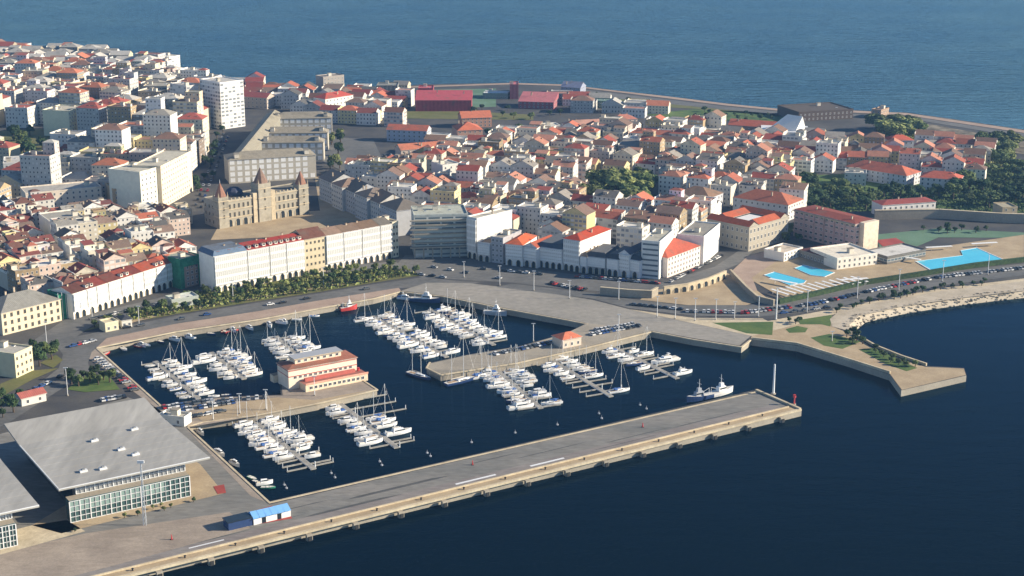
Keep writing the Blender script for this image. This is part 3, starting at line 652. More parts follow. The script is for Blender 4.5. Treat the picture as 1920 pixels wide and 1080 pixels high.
def spire(x, y, s_, hb, ht, roofc='#a65a3e'):
    m = MB(); m.box(x - s_, x + s_, y - s_, y + s_, -.2, hb, 'roof', st)
    for q in (.35, .62, .86): m.box(x - s_ - .25, x + s_ + .25, y - s_ - .25, y + s_ + .25, hb * q, hb * q + .5, 'cream')
    o = m.build('tower', root)
    m = MB(); n = 8
    ring = [(x + s_ * 1.05 * math.cos(R(22.5 + 45 * k)), y + s_ * 1.05 * math.sin(R(22.5 + 45 * k))) for k in range(n)]
    rg2 = [(x + s_ * .55 * math.cos(R(22.5 + 45 * k)), y + s_ * .55 * math.sin(R(22.5 + 45 * k))) for k in range(n)]
    zt = hb + (ht - hb) * .5
    for k in range(n):
        q = (k + 1) % n
        m.face([(*ring[k], hb), (*ring[q], hb), (*rg2[q], zt), (*rg2[k], zt)], 'roof', lin(roofc)); m.face([(*rg2[k], zt), (*rg2[q], zt), (x, y, ht)], 'roof', lin(roofc))
    m.tube((x, y, ht - 1.5), (x, y, ht + 2), .25, .08, 'metal', 5)
    m.build('spire', o)
    for i in (-1, 1):
        for j in (-1, 1):
            p = MB(); p.tube((x + i * s_ * .9, y + j * s_ * .9, hb - .3), (x + i * s_ * .9, y + j * s_ * .9, hb + 3.2), .45, .05, 'cream', 5); p.build('pinnacle', o)
    for z_ in (.3, .55, .75):
        inst('window', window_mesh(1.4, 2.6, 'cream'), o, (x, y - s_, hb * z_)); 
spire(3.5, 2.6, 3.6, 20, 29, '#8f6a5a'); spire(w - 3.5, 2.6, 3.6, 20, 29, '#8f6a5a'); spire(w * .50, 3, 4.6, 25, 35, '#80695c')
for x in (w * .40, w * .60):
    m = MB(); m.box(x - 1.5, x + 1.5, -.9, 3, -.2, h + 3, 'cream'); m.build('buttress', root)
m = MB(); n = 10
for k in range(n):
    t0, t1 = 2 * math.pi * k / n, 2 * math.pi * (k + 1) / n
    for j in range(3):
        f0, f1 = R(30 * j), R(30 * (j + 1)); rr = 6
        P_ = lambda t, f: (w * .30 + rr * math.cos(f) * math.cos(t), 14 + rr * math.cos(f) * math.sin(t), h + 1.0 + rr * .8 * math.sin(f))
        m.face([P_(t0, f0), P_(t1, f0), P_(t1, f1), P_(t0, f1)], 'roof', lin('#39415a'))
m.build('dome', root)
u.normalize(); v = Vector((-u.y, u.x, 0)); FOOT.append([tuple(q[:2]) for q in (a - v * 4 - u * 3, b + u * 3 - v * 4, b + u * 3 + v * (dp + 2), a - u * 3 + v * (dp + 2))])
ANCH.append(('the town hall', a + u * w / 2 + v * dp / 2))
# --- barracks with four parallel wings
root = empty('barracks_building', G(428, 333), 0, 'huge slate-roofed building with four parallel white-windowed wings behind the town hall', 'building')
o0 = root.location.copy()
WG = [((428, 301), (592, 291), 331, 22), ((486, 268), (606, 267), 287, 14), ((499, 250), (614, 249), 268, 14), ((508, 223), (622, 221), 242, 20)]
for i, (A, B, yb, dp) in enumerate(WG):
    a, b, w, rz, h = site(A, B, yb, h=17.0 if i == 0 else 14.5)
    wg = empty('wing', a - o0, rz); wg.parent = root
    wallmesh(w, dp, h, lin('#b3ada0'), 'wall', win=False).build('wall', wg)
    roofmesh(w, dp, h, 'hip', lin('#8d8678'), lin('#8d897c'), rise=4).build('roof', wg)
    place_windows(wg, w, dp, h, 5.2, 4.8 if i else 4.4, 'f', 'white', 3.4, 3.0, 'white', z00=1.0, cap=45)
    for q in (.1, .9): inst('stair_turret', HTM, wg, (w * q, 3, h + 1), scale=(1, 1.4, 1.2))
    u = Vector((math.cos(rz), math.sin(rz), 0)); v = Vector((-u.y, u.x, 0)); FOOT.append([tuple(q[:2]) for q in (a - v * 22 - u * 4, b + u * 4 - v * 22, b + u * 4 + v * (dp + 2), a - u * 4 + v * (dp + 2))])
a = G(432, 296, 18); b = G(500, 214, 18); u = b - a; wg = empty('wing', Vector((a.x, a.y, 3)) - o0, math.atan2(u.y, u.x)); wg.parent = root
L = u.length
m = wallmesh(L, 14, 15, lin('#8d897c'), 'wall', win=False, y0=-14); m.build('wall', wg); roofmesh(L, 14, 15, 'gable', lin('#97907f'), lin('#8d897c'), rise=3.6, y0=-14).build('roof', wg)
ANCH.append(('the four-winged barracks', G(530, 280)))
FOOT.append([tuple(G(x, y)[:2]) for x, y in ((405, 320), (470, 200), (520, 215), (470, 320))])
# --- row at the right side of the square, facing left
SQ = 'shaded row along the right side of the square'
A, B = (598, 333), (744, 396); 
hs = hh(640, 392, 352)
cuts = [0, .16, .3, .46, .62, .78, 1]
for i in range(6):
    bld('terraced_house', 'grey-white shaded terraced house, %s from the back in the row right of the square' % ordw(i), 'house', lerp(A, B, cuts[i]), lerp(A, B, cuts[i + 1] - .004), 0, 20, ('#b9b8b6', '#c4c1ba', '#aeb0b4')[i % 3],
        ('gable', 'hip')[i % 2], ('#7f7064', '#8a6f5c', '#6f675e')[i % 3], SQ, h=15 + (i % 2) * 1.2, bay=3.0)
# --- far and tall landmarks: label, cat, A, B, foot, depth, wall, roof, roofcol, mat
far = [('tall white residential tower with a sunlit right side, left of the barracks', 'tower block', (374, 150), (412, 157), 243, 24, '#e4e2de', 'flat', '#b8b4ad', 'gallery', 'the white tower'),
 ('slender grey half of the white residential tower, set lower at its left', 'tower block', (349, 163), (372, 160), 236, 24, '#c9c6c4', 'flat', '#a8a49d', 'gallery', None),
 ('lone grey-brown slab tower on the far shore promenade', 'tower block', (606, 146), (645, 142), 176, 14, '#a49a90', 'flat', '#8b8279', 'wall', 'the lone far tower'),
 ('wide grey apartment slab with a maroon edge near the far sea at left', 'apartment block', (252, 102), (296, 104), 135, 16, '#b9b2ae', 'flat', '#8a5a52', 'wall', 'the far apartment slab'),
 ('white apartment cube right of the far apartment slab', 'apartment block', (297, 106), (317, 108), 132, 16, '#e6e3d6', 'flat', '#c9c5ba', 'wall', None),
 ('bright white five-storey block on the far shore under the lone tower', 'apartment block', (610, 186), (662, 178), 208, 16, '#ebe6da', 'hip', '#b9432f', 'wall', None),
 ('grey curved-front office block with teal ribbons at the left', 'office block', (90, 208), (127, 210), 252, 26, '#a9ab9c', 'flat', '#9a988a', 'bands', 'the teal ribbon office block'),
 ('pale yellow block end right of the teal ribbon office', 'apartment block', (128, 210), (160, 200), 246, 24, '#e2dcb4', 'flat', '#b8b09a', 'wall', None),
 ('long cream block with a crimson terrace roof in the left town', 'apartment block', (187, 250), (312, 238), 275, 22, '#d8c79c', 'flat', '#a03838', 'wall', 'the crimson-terraced block'),
 ('long striped white apartment wall at the edge of the avenue, left of the barracks', 'apartment block', (262, 325), (300, 314), 388, 26, '#e9e4cc', 'flat', '#b9b3a0', 'wall', 'the striped apartment wall'),
 ('pink-cream curved apartment wall right of the striped white wall', 'apartment block', (301, 314), (358, 285), 358, 20, '#e2cfae', 'flat', '#b9b3a0', 'wall', None),
 ('tan brick block between the white wall and the dark street at left', 'apartment block', (212, 357), (262, 352), 390, 20, '#c09a68', 'flat', '#8f8a80', 'wall', None),
 ('wide pink and white block across the middle of the left town', 'apartment block', (48, 365), (190, 352), 388, 22, '#dccbb4', 'flat', '#a8a49c', 'wall', 'the pink and white block'),
 ('white office block with rows of small windows and a dark side, left town', 'apartment block', (94, 418), (160, 410), 450, 26, '#e6e1d2', 'flat', '#9f9a8e', 'wall', 'the small-windowed block'),
 ('round-ended grey block with a white rim at the left edge', 'apartment block', (6, 308), (44, 306), 352, 24, '#c9c9c6', 'flat', '#b9b5ae', 'wall', None),
 ('cream block with tall end wall, right of the left park', 'apartment block', (152, 162), (186, 158), 200, 22, '#d6c9a8', 'flat', '#b9793f', 'wall', None),
 ('tall beige block with striped terraces, left of the white tower', 'apartment block', (268, 163), (312, 163), 210, 24, '#b9ab90', 'flat', '#a09a8c', 'bands', None),
 ('yellow and orange block at the foot of the white tower', 'apartment block', (313, 200), (347, 195), 232, 20, '#dfcf8e', 'flat', '#a8a08c', 'wall', None),
 ('red sports hall with a long crimson roof by the far shore', 'sports hall', (779, 188), (884, 188), 209, 26, '#a83844', 'shed', '#b44450', 'roof', 'the red sports hall'),
 ('tall crimson cube behind the left end of the red sports hall', 'sports hall', (784, 167), (812, 167), 186, 18, '#a83e4c', 'flat', '#b8525e', 'roof', None),
 ('narrow pink-red stair block at the far shore between the two sports halls', 'sports hall', (956, 160), (972, 160), 186, 20, '#b05a62', 'flat', '#b8626a', 'roof', None),
 ('long white roofed shed beside the green court on the far shore', 'building', (905, 176), (952, 177), 186, 20, '#7d8f8c', 'flat', '#c8ccd0', 'wall', None),
 ('pale blue gabled hall at the tip of the far shore', 'building', (1052, 163), (1088, 165), 176, 18, '#8f97b0', 'gable', '#6f7898', 'wall', None),
 ('green glasshouse hall above the pink terrace', 'building', (1095, 190), (1160, 192), 203, 16, '#54746a', 'flat', '#6d8a80', 'bands', None),
 ('dark grey stepped apartment block on the far shore', 'apartment block', (706, 162), (745, 162), 185, 22, '#6f7370', 'flat', '#84857e', 'wall', None),
 ('second pink-roofed sports hall right of the red one', 'sports hall', (972, 190), (1038, 192), 205, 26, '#a8525a', 'shed', '#b8646a', 'wall', 'the pink sports hall'),
 ('orange brick school with tiled wings', 'school', (858, 245), (905, 243), 280, 22, '#b88a72', 'hip', '#c8623a', 'wall', 'the orange brick school'),
 ('orange tiled rear wing of the brick school', 'school', (866, 222), (922, 220), 238, 18, '#c08a6c', 'gable', '#c4663e', 'wall', None),
 ('blue-white housing block with a gabled end, left of the brick school', 'apartment block', (725, 243), (800, 246), 268, 14, '#b4bccb', 'gable', '#b65a3c', 'wall', 'the blue-white housing block'),
 ('orange-roofed long house in front of the blue-white housing block', 'house', (752, 282), (830, 276), 300, 14, '#cdb6a4', 'gable', '#bf6a44', 'wall', None),
 ('pink apartment terrace across the top of the old town', 'apartment block', (1062, 236), (1150, 232), 250, 14, '#dcc0b2', 'hip', '#c08a74', 'wall', 'the pink apartment terrace'),
 ('pink block with brown windows at the right end of the pink terrace', 'apartment block', (1151, 225), (1195, 223), 245, 14, '#e0c8b6', 'hip', '#b86e58', 'wall', None),
 ('white balconied block left of the pink terrace', 'apartment block', (1013, 238), (1050, 236), 256, 12, '#e2ded6', 'flat', '#b8b4a8', 'wall', None),
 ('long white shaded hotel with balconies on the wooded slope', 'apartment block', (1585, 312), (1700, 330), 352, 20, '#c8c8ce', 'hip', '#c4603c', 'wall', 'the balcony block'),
 ('white villa with pink middle and orange roofs above the wood', 'villa', (1725, 332), (1800, 338), 362, 16, '#e0d4cc', 'hip', '#c0583a', 'wall', 'the white and pink villa'),
 ('blue-white house with bright orange roof near the right hill', 'house', (1668, 264), (1714, 263), 290, 14, '#a9b0be', 'hip', '#c4502c', 'wall', None),
 ('grey-white long barrack under an orange ridge left of the big tree clump', 'building', (1606, 262), (1662, 264), 277, 12, '#c4c0bc', 'hip', '#b8644c', 'wall', None),
 ('dark low fort of brown stone on the far shore', 'fort', (1498, 212), (1600, 206), 222, 40, '#5c4c44', 'flat', '#5a5048', 'wall', 'the dark stone fort'),
 ('pale bastion tower at the right end of the stone fort', 'tower', (1634, 206), (1652, 208), 222, 16, '#a8886c', 'flat', '#8c7460', 'wall', None),
 ('long orange-roofed barrack left of the white wedge hall', 'building', (1366, 234), (1452, 240), 250, 16, '#8f7a6c', 'gable', '#b9593a', 'wall', None),
 ('shaded galleried mansion in front of the big tree clump', 'house', (1264, 363), (1330, 372), 402, 20, '#b8bcc6', 'hip', '#8a6a52', 'wall', None),
 ('white mansion with orange roof left of the palace', 'house', (1375, 370), (1478, 385), 415, 22, '#cfcac4', 'hip', '#b2603e', 'wall', None),
 ('grey modern slab right of the white residential tower foot', 'apartment block', (440, 180), (500, 184), 205, 14, '#b8a898', 'gable', '#9c4a44', 'wall', None),
 ('white church front with a red roof near the orange school', 'church', (866, 372), (900, 370), 392, 14, '#dcd8d2', 'hip', '#cc5c38', 'wall', None),
 ('tall white curved house at the corner of the climbing street', 'house', (830, 312), (862, 308), 350, 16, '#dedad2', 'flat', '#a8a49a', 'wall', None)]
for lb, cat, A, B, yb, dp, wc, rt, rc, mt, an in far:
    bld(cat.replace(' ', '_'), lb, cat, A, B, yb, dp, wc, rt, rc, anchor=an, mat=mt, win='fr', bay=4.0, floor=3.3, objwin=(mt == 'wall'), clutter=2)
# white wedge museum hall
a, b, w, rz, h = site((1432, 248), (1512, 250), 262)
root = empty('wedge_hall', a, rz, 'white modern hall with a steep wedge roof behind the old town', 'building')
wallmesh(w, 30, h, lin('#b8bcc4'), 'bands', bay=4).build('wall', root)
m = MB(); m.box(-2, w + 2, -1, 30, h, h + .8, 'metal'); m.build('roof', root)
m = MB(); q = h + .82
m.face([(6, 6, q), (w * .75, 4, q), (w * .9, 6, q + 12), (w * .55, 10, q + 13)], 'white'); m.face([(w * .75, 4, q), (w * 1.0, 20, q), (w * .9, 6, q + 12)], 'white')
m.face([(w, 20, q), (6, 22, q), (w * .55, 10, q + 13), (w * .9, 6, q + 12)], 'white'); m.face([(6, 22, q), (6, 6, q), (w * .55, 10, q + 13)], 'white')
m.build('wedge', root); ANCH.append(('the white wedge hall', a)); FOOT.append([tuple(G(x, y)[:2]) for x, y in ((1420, 270), (1530, 272), (1545, 235), (1430, 235))])

# small extra block row across the far shore
# --- the big cruise terminal by the quay, and its neighbour
UA = R(90 - 57.8)                           # world angle of the pier direction
def terminal(label, near_l, near_r, far_l, yb, anchor, back=True):
    h = hh(near_l[0], yb, near_l[1])
    a = G(*near_l, 3 + h); b = G(*near_r, 3 + h); c_ = G(*far_l, 3 + h)
    a.z = 3; u = Vector((math.cos(UA), math.sin(UA), 0)); v = Vector((-u.y, u.x, 0))
    w = (Vector((b.x, b.y, 3)) - a).dot(u); dp = (Vector((c_.x, c_.y, 3)) - a).dot(v)
    root = empty('cruise_terminal', a, UA, label, 'terminal building')
    m = MB(); m.box(0, w, 0, dp * .7, h - .7, h, 'roofmetal'); y0 = dp * .7      # front slab, then a rear slab tilting up
    m.solid([(0, y0, h - .7), (w, y0, h - .7), (w, dp, h + 1.3), (0, dp, h + 1.3), (0, y0, h + .01), (w, y0, h + .01), (w, dp, h + 2), (0, dp, h + 2)], 'roofmetal')
    for k in range(1, 8): m.box(.3, w - .3, dp * .7 * k / 8 - .05, dp * .7 * k / 8 + .05, h, h + .05, 'roofmetal')
    m.box(0, w, -.05, .35, h - .1, h + .16, 'metal'); m.box(-.05, .3, 0, dp * .7, h - .1, h + .16, 'metal')
    rf = m.build('roof', root)
    m = MB(); m.box(7, w - 9, 3.2, dp - 3, -.2, h - .8, 'greymetal')
    m.solid([(7.0, 8, -.2), (7.05, dp - 4, -.2), (7.05, dp - 4, 4), (7.0, 8, 4), (1.5, 8, h - .9), (1.5, dp - 4, h - .9), (7.05, dp - 4, h - .9), (7.0, 8, h - .9)][0:8], 'glass')
    m.build('hall', root)
    m = MB(); m.box(3, w - 9, -1.2, 3.15, -.2, 8.6, 'teal', top='concrete'); m.build('front_wing', root)
    m = MB()                                                                     # white frame grid of both glass bands
    n = 24
    for (x0, x1, yy, z0, z1, rows) in ((3, w - 9, -1.26, .2, 8.2, 4), (7, w - 9, 3.14, 8.8, h - 1.0, 2)):
        for i in range(n + 1):
            x = x0 + (x1 - x0) * i / n; t = .17 if i % 2 == 0 else .06; m.box(x - t, x + t, yy - .25, yy + .0, z0, z1, 'metal')
        for r_ in range(rows + 1):
            zz = z0 + (z1 - z0) * r_ / rows; m.box(x0, x1, yy - .2, yy + .02, zz - .09, zz + .09, 'metal')
    m.build('mullion_frame', root)
    k = 0
    pm = MB(); pw = (w - 12) / n; pm.box(-pw / 2 + .2, pw / 2 - .2, -.04, .03, 0, 1.6, 'paleglass'); pme = pm.mesh('window')
    for i in range(n):
        for r_ in (2, 3):
            if i < 19 and k < 60: inst('window', pme, root, (3 + pw * (i + .5), -1.24, .4 + 2.0 * r_)); k += 1
    for fx, fy in ((.22, .16), (.60, .24), (.34, .14), (.45, .55), (.75, .60), (.55, .35)):
        p = MB(); p.box(-1.4, 1.4, -.8, .8, 0, .8, 'metal'); p.box(-.5, .5, -.5, .5, .8, 1.3, 'greymetal'); p.build('roof_vent', rf, (w * fx, dp * fy, h + .02))
    FOOT.append([tuple(q[:2]) for q in (a, a + u * w, a + u * w + v * dp, a + v * dp)]); ANCH.append((anchor, a + u * w / 2 + v * dp / 2))
    return root
terminal('huge grey flat-roofed cruise terminal with a glazed front on the quay', (110, 918), (393, 857), (0, 805), 982, 'the big cruise terminal')
terminal('second glazed quay terminal cut off by the lower left corner', (-150, 996), (73, 947), (-230, 870), 1060, 'the second terminal')
pr = empty('mast_pylon', G(272, 985), 0, 'tall slender lattice pylon in front of the cruise terminal', 'pylon')
m = MB()
for i in (-.5, .5):
    for j in (-.5, .5): m.tube((i, j, 0), (i * .3, j * .3, 24), .12, .08, 'metal', 4)
for k in range(12):
    s_ = .5 * (1 - .7 * k / 12); m.tube((-s_, -s_, 2 * k), (s_, s_, 2 * k + 2), .06, .06, 'metal', 4)
m.build('lattice', pr); m = MB(); m.box(-1.2, 1.2, -.3, .3, 24, 25, 'metal'); m.build('head', pr)

# --- yacht club on the mole
h = hh(542, 731, 694); a = G(542, 731); b = G(659, 718); 
u = Vector((math.cos(UA), math.sin(UA), 0)); v = Vector((-u.y, u.x, 0)); w = 34.0
root = empty('yacht_club', a, UA, 'salmon-roofed yacht club with stepped terraces on the mole among the boats', 'club house')
wallmesh(w, 12, h, lin('#e8d8c6'), 'wall', win=False).build('wall', root)
roofmesh(w, 12, h, 'hip', lin('#94604f'), lin('#d8c0a8'), rise=1.2).build('roof', root)
m = MB(); m.box(5, w - 6, 3.6, 9.6, h + .3, h + 3.0, 'bands', lin('#e6d3bc')); m.build('upper_storey', root)
m = MB(); m.box(4.4, w - 5.4, 3.0, 10.2, h + 3.0, h + 3.4, 'cream', top='cover'); m.build('upper_roof', root)
place_windows(root, w - 12, 15, 3.4, 3, 3.4, 'f', 'white', 1.5, 1.3, z00=h + 1.3, x0=5.5, y0=3.58)
place_windows(root, w - 4, 15, 3.4, 2.6, 3.4, 'f', 'white', 1.5, 1.6, z00=1.0 + 3.6, x0=2)
m = MB(); m.box(5, w + 2, -7, -.05, -.1, 3.2, 'roof', lin('#e2cdb2'), 'roof', lin('#96645a')); m.box(5, w + 2.2, -7.2, -6.9, 3.2, 4.0, 'roof', lin('#d9a08c')); m.build('terrace_wing', root)
place_windows(root, w - 6, 15, 3, 2.4, 3, 'f', 'white', 1.6, 1.5, 'glass', z00=.9, x0=6.5, y0=-7.02)
m = MB()
for zz in (h - .9, h * .62): m.box(-.06, w + .06, -.12, 12.1, zz, zz + .35, 'roof', lin('#b5675c'))
m.build('red_band', root)
m = MB(); m.box(7, w - 2, -2.4, -1, 3.2, 4.6, 'roof', lin('#b9685e')); m.build('terrace_canopy', root)
ANCH.append(('the yacht club', a + u * w / 2 + v * 8))
m = MB(); m.box(-2, w + 1, 12.2, 16, 0, 3.4, 'roof', lin('#d9c7ae'), 'roof', lin('#8a7460')); m.build('rear_wing', root)
# --- tent kiosk, small buildings near the terminals
a = G(476, 985); root = empty('tent_pavilion', a, UA, 'light blue roofed tent pavilion on red matting at the root of the pier', 'tent')
m = MB(); w = 14.5
m.box(0, w, 0, 5.5, 0, 2.6, 'white'); m.build('wall', root)
m = MB(); n = 6
for k in range(n):
    x0, x1 = w * k / n - .2, w * (k + 1) / n + .0; xm = (x0 + x1) / 2
    m.face([(x0, -.5, 2.6), (x1, -.5, 2.6), (x1, 2.8, 4.3), (x0, 2.8, 4.3)], 'kiosk'); m.face([(x1, 6, 2.6), (x0, 6, 2.6), (x0, 2.8, 4.3), (x1, 2.8, 4.3)], 'kiosk')
    m.box(x0 - .08, x0 + .08, -.6, 6, 2.55, 2.75, 'kiosk')
m.face([(w, 6, 2.6), (w, -.5, 2.6), (w, 2.8, 4.3)], 'kiosk'); m.face([(-.2, -.5, 2.6), (-.2, 6, 2.6), (-.2, 2.8, 4.3)], 'kiosk')
m.build('roof', root)
m = MB(); m.box(-9.5, -.3, .3, 5.2, 0, 3.0, 'hullblue'); m.box(-9.8, -.25, 0, 5.5, 3.0, 3.3, 'glass'); m.build('stage_annex', root)
for x in (4, 10): p = MB(); p.box(x - .8, x + .8, -.06, .02, 0, 2.2, 'glass'); p.build('door', root)
ANCH.append(('the blue tent', a))
bld('white_shed', 'low white shed with a red roof edge by the road, lower left', 'shed', (40, 748), (86, 737), 748, 7, '#d9d4c8', 'gable', '#a8564a', h=3.6, clutter=0, bay=6)
bld('garden_pavilion', 'cream garden pavilion with a dark roof beside the avenue', 'pavilion', (197, 609), (222, 604), 616, 7, '#d6caa4', 'flat', '#c4b894', h=4, clutter=0)
bld('garden_pavilion', 'small white pavilion under a dark hipped roof beside the avenue', 'pavilion', (228, 601), (247, 598), 612, 8, '#d8d2c4', 'hip', '#3c4048', h=4.2, clutter=0)
bld('glass_pavilion', 'pale grey-green pavilion with a white canopy among the garden trees', 'pavilion', (322, 565), (372, 557), 574, 9, '#aab4aa', 'flat', '#c8ccc2', h=4, clutter=2)
bld('harbour_office', 'orange-roofed small office on the central mole', 'office', (1055, 638), (1090, 631), 644, 9, '#d8c0a8', 'hip', '#cf6a42', h=4.4, clutter=0, bay=4)
bld('crane_shed', 'small white shed and hoist on the lower mole beside the terminal', 'shed', (298, 780), (345, 786), 797, 6, '#dcdad2', 'flat', '#a9a59b', h=3.4, clutter=2, bay=5)

# ------------------------------------------------------------------ boats
def hullmesh(L, B, fb, mat, deck, stern=.75, bowrise=.35, tumble=.8):
    m = MB(); n = 9; rings = []
    for i in range(n + 1):
        t = i / n; x = -L / 2 + L * t
        hb = B / 2 * (stern + (1 - stern) * min(1, t / .4)) if t < .4 else B / 2 * max(0.0, 1 - ((t - .4) / .6) ** 2.2)
        zt = fb + bowrise * t * t; rings.append((x, max(hb, .03), zt))
    P = lambda r, s_: [(r[0], s_ * r[1], r[2]), (r[0] - .0, s_ * r[1] * .97, r[2] * .55), (r[0] * .97, s_ * r[1] * tumble, -.15)]
    for s_ in (1, -1):
        for i in range(n):
            a, b = P(rings[i], s_), P(rings[i + 1], s_)
            for k in range(2):
                q = [a[k], b[k], b[k + 1], a[k + 1]]; m.face(q if s_ < 0 else q[::-1], mat)
    r = rings[0]; m.face([(r[0], -r[1], r[2]), (r[0], -r[1] * tumble, -.15), (r[0], r[1] * tumble, -.15), (r[0], r[1], r[2])][::-1], mat)
    k = .86
    for i in range(n):
        a, b = rings[i], rings[i + 1]
        m.face([(a[0], -a[1] * k, a[2] - .05), (b[0], -b[1] * k, b[2] - .05), (b[0], b[1] * k, b[2] - .05), (a[0], a[1] * k, a[2] - .05)], deck)
        for s_ in (1, -1):
            q = [(a[0], s_ * a[1], a[2]), (b[0], s_ * b[1], b[2]), (b[0], s_ * b[1] * k, b[2] - .05), (a[0], s_ * a[1] * k, a[2] - .05)]
            m.face(q if s_ > 0 else q[::-1], mat)
    return m
def taper(m, x0, x1, b0, b1, z0, z1, mat, ins=.25, top=None):
    m.solid([(x0, -b0, z0), (x1, -b1, z0), (x1, b1, z0), (x0, b0, z0), (x0 + ins * .5, -b0 + ins, z1), (x1 - ins * 2, -b1 + ins, z1), (x1 - ins * 2, b1 - ins, z1), (x0 + ins * .5, b0 - ins, z1)], mat, top=top)
BOATS = {}
def sailboat(key, L, hull, cover, mast=1.25, ketch=False):
    B = L * .275; root = empty('sailing_boat', (0, 0, -500))
    hullmesh(L, B, 1.05, hull, 'deck').build('hull', root)
    m = MB(); taper(m, -L * .12, L * .26, B * .30, B * .16, 1.05, 1.55, 'hull'); c = m.build('cabin', root)
    m = MB(); m.box(-L * .08, L * .14, -B * .302, B * .302, 1.2, 1.36, 'glass'); m.build('window', c)
    m = MB(); m.box(-L * .42, -L * .15, -B * .2, B * .2, 1.02, 1.08, 'teak'); m.build('cockpit', root)
    m = MB(); m.tube((L * .08, 0, 1.4), (L * .08, 0, L * mast + 1), .13, .09, 'metal', 5)
    m.tube((L * .08, -B * .25, L * mast * .55), (L * .08, B * .25, L * mast * .55), .05, .05, 'metal', 4)
    m.tube((L * .08, 0, L * mast + .9), (L * .48, 0, 1.5), .03, .03, 'metal', 3); m.tube((L * .08, 0, L * mast + .9), (-L * .49, 0, 1.1), .03, .03, 'metal', 3)
    m.build('mast', root)
    m = MB(); m.tube((L * .07, 0, 2.2), (-L * .33, 0, 2.15), .24, .17, cover, 6); m.build('sail_cover', root)
    if cover != 'canvas' and L > 9:
        m = MB(); taper(m, -L * .24, -L * .10, B * .28, B * .28, 1.5, 2.3, cover, .15); m.build('sprayhood', root)
    if ketch:
        m = MB(); m.tube((-L * .3, 0, 1.2), (-L * .3, 0, L * mast * .75), .11, .08, 'metal', 5); m.build('mizzen_mast', root)
    BOATS[key] = root; return root
def motorboat(key, L, hull, cover, fly=False):
    B = L * .30; root = empty('motor_boat', (0, 0, -500))
    hullmesh(L, B, 1.25, hull, 'deck', .92, .5).build('hull', root)
    m = MB(); taper(m, -L * .22, L * .24, B * .38, B * .26, 1.2, 2.35, 'hull', .3); c = m.build('cabin', root)
    m = MB(); taper(m, -L * .17, L * .225, B * .372, B * .262, 1.6, 2.05, 'glass', .05); m.build('windscreen', c)
    if fly:
        m = MB(); taper(m, -L * .2, L * .08, B * .32, B * .26, 2.35, 3.0, 'hull', .15, 'deck'); m.build('flybridge', root)
        m = MB(); m.tube((-L * .12, 0, 3), (-L * .16, 0, 4.6), .09, .06, 'metal', 4); m.box(-L * .18, -L * .1, -B * .2, B * .2, 3.9, 4.0, 'metal'); m.build('radar_arch', root)
    m = MB(); taper(m, -L * .46, -L * .24, B * .36, B * .36, 1.25, 1.7, cover, .2); m.build('cockpit_cover', root)
    BOATS[key] = root; return root
def dinghy(key, L, hull, cover):
    B = L * .36; root = empty('open_boat', (0, 0, -500))
    hullmesh(L, B, .6, hull, cover, .85, .25).build('hull', root)
    m = MB(); m.box(-L * .15, -L * .05, -B * .38, B * .38, .5, .7, 'deck'); m.box(L * .1, L * .18, -B * .32, B * .32, .5, .7, 'deck'); m.build('seat', root)
    m = MB(); m.box(-L * .55, -L * .48, -.2, .2, .1, 1.0, 'black'); m.build('outboard_engine', root)
    BOATS[key] = root; return root
sailboat('s1', 10, 'hull', 'blue'); sailboat('s2', 9, 'hull', 'canvas', 1.2); sailboat('s3', 11, 'hull', 'cover', 1.3); sailboat('s4', 10, 'hullblue', 'canvas', 1.25); sailboat('s5', 12.5, 'hull', 'blue', 1.35); sailboat('s6', 8, 'hull', 'white', 1.2)
sailboat('k1', 15, 'hullblue', 'canvas', 1.3, True)
motorboat('m1', 8.5, 'hull', 'cover'); motorboat('m2', 10, 'hull', 'blue', True); motorboat('m3', 7, 'hull', 'canvas'); motorboat('m4', 12, 'hull', 'deck', True); motorboat('m5', 16, 'hull', 'deck', True)
dinghy('d1', 5.5, 'hull', 'deck'); dinghy('d2', 5, 'hullblue', 'deck'); dinghy('d3', 5.5, 'hullred', 'canvas'); dinghy('d4', 6, 'hull', 'blue'); dinghy('d5', 6, 'hullgreen', 'deck')
DESC = {'s1': 'white sailing boat, blue sail cover', 's2': 'white sailing boat, cream sail cover', 's3': 'white sailing boat, grey sail cover', 's4': 'navy sailing boat, cream sail cover', 's5': 'large white yacht, blue covers', 's6': 'small all-white sailing boat',
        'k1': 'navy two-masted yacht', 'm1': 'white cabin cruiser, grey cover', 'm2': 'white flybridge motorboat, blue cover', 'm3': 'small white cabin boat, cream cover', 'm4': 'big white motor yacht', 'm5': 'largest white motor yacht',
        'd1': 'small white open boat', 'd2': 'small navy open boat', 'd3': 'small red boat', 'd4': 'small white boat, blue cover', 'd5': 'small green boat'}
for r_ in BOATS.values(): kidreg(r_)
used = set()
def boat(key, p, rz, label, group, s=1.0):
    o = BOATS[key]
    if key in used: o = copy_tree(o)
    used.add(key)
    o.location = (p[0], p[1], 0); o.rotation_euler = (0, 0, rz); o.scale = (s, s, s)
    o['label'] = label; o['category'] = 'sailing boat' if key[0] in 'sk' else ('motor boat' if key[0] == 'm' else 'small boat')
    if group: o['group'] = group
    return o
LANDW = [tuple(G(x, y, 3)[:2]) for x, y in LAND]
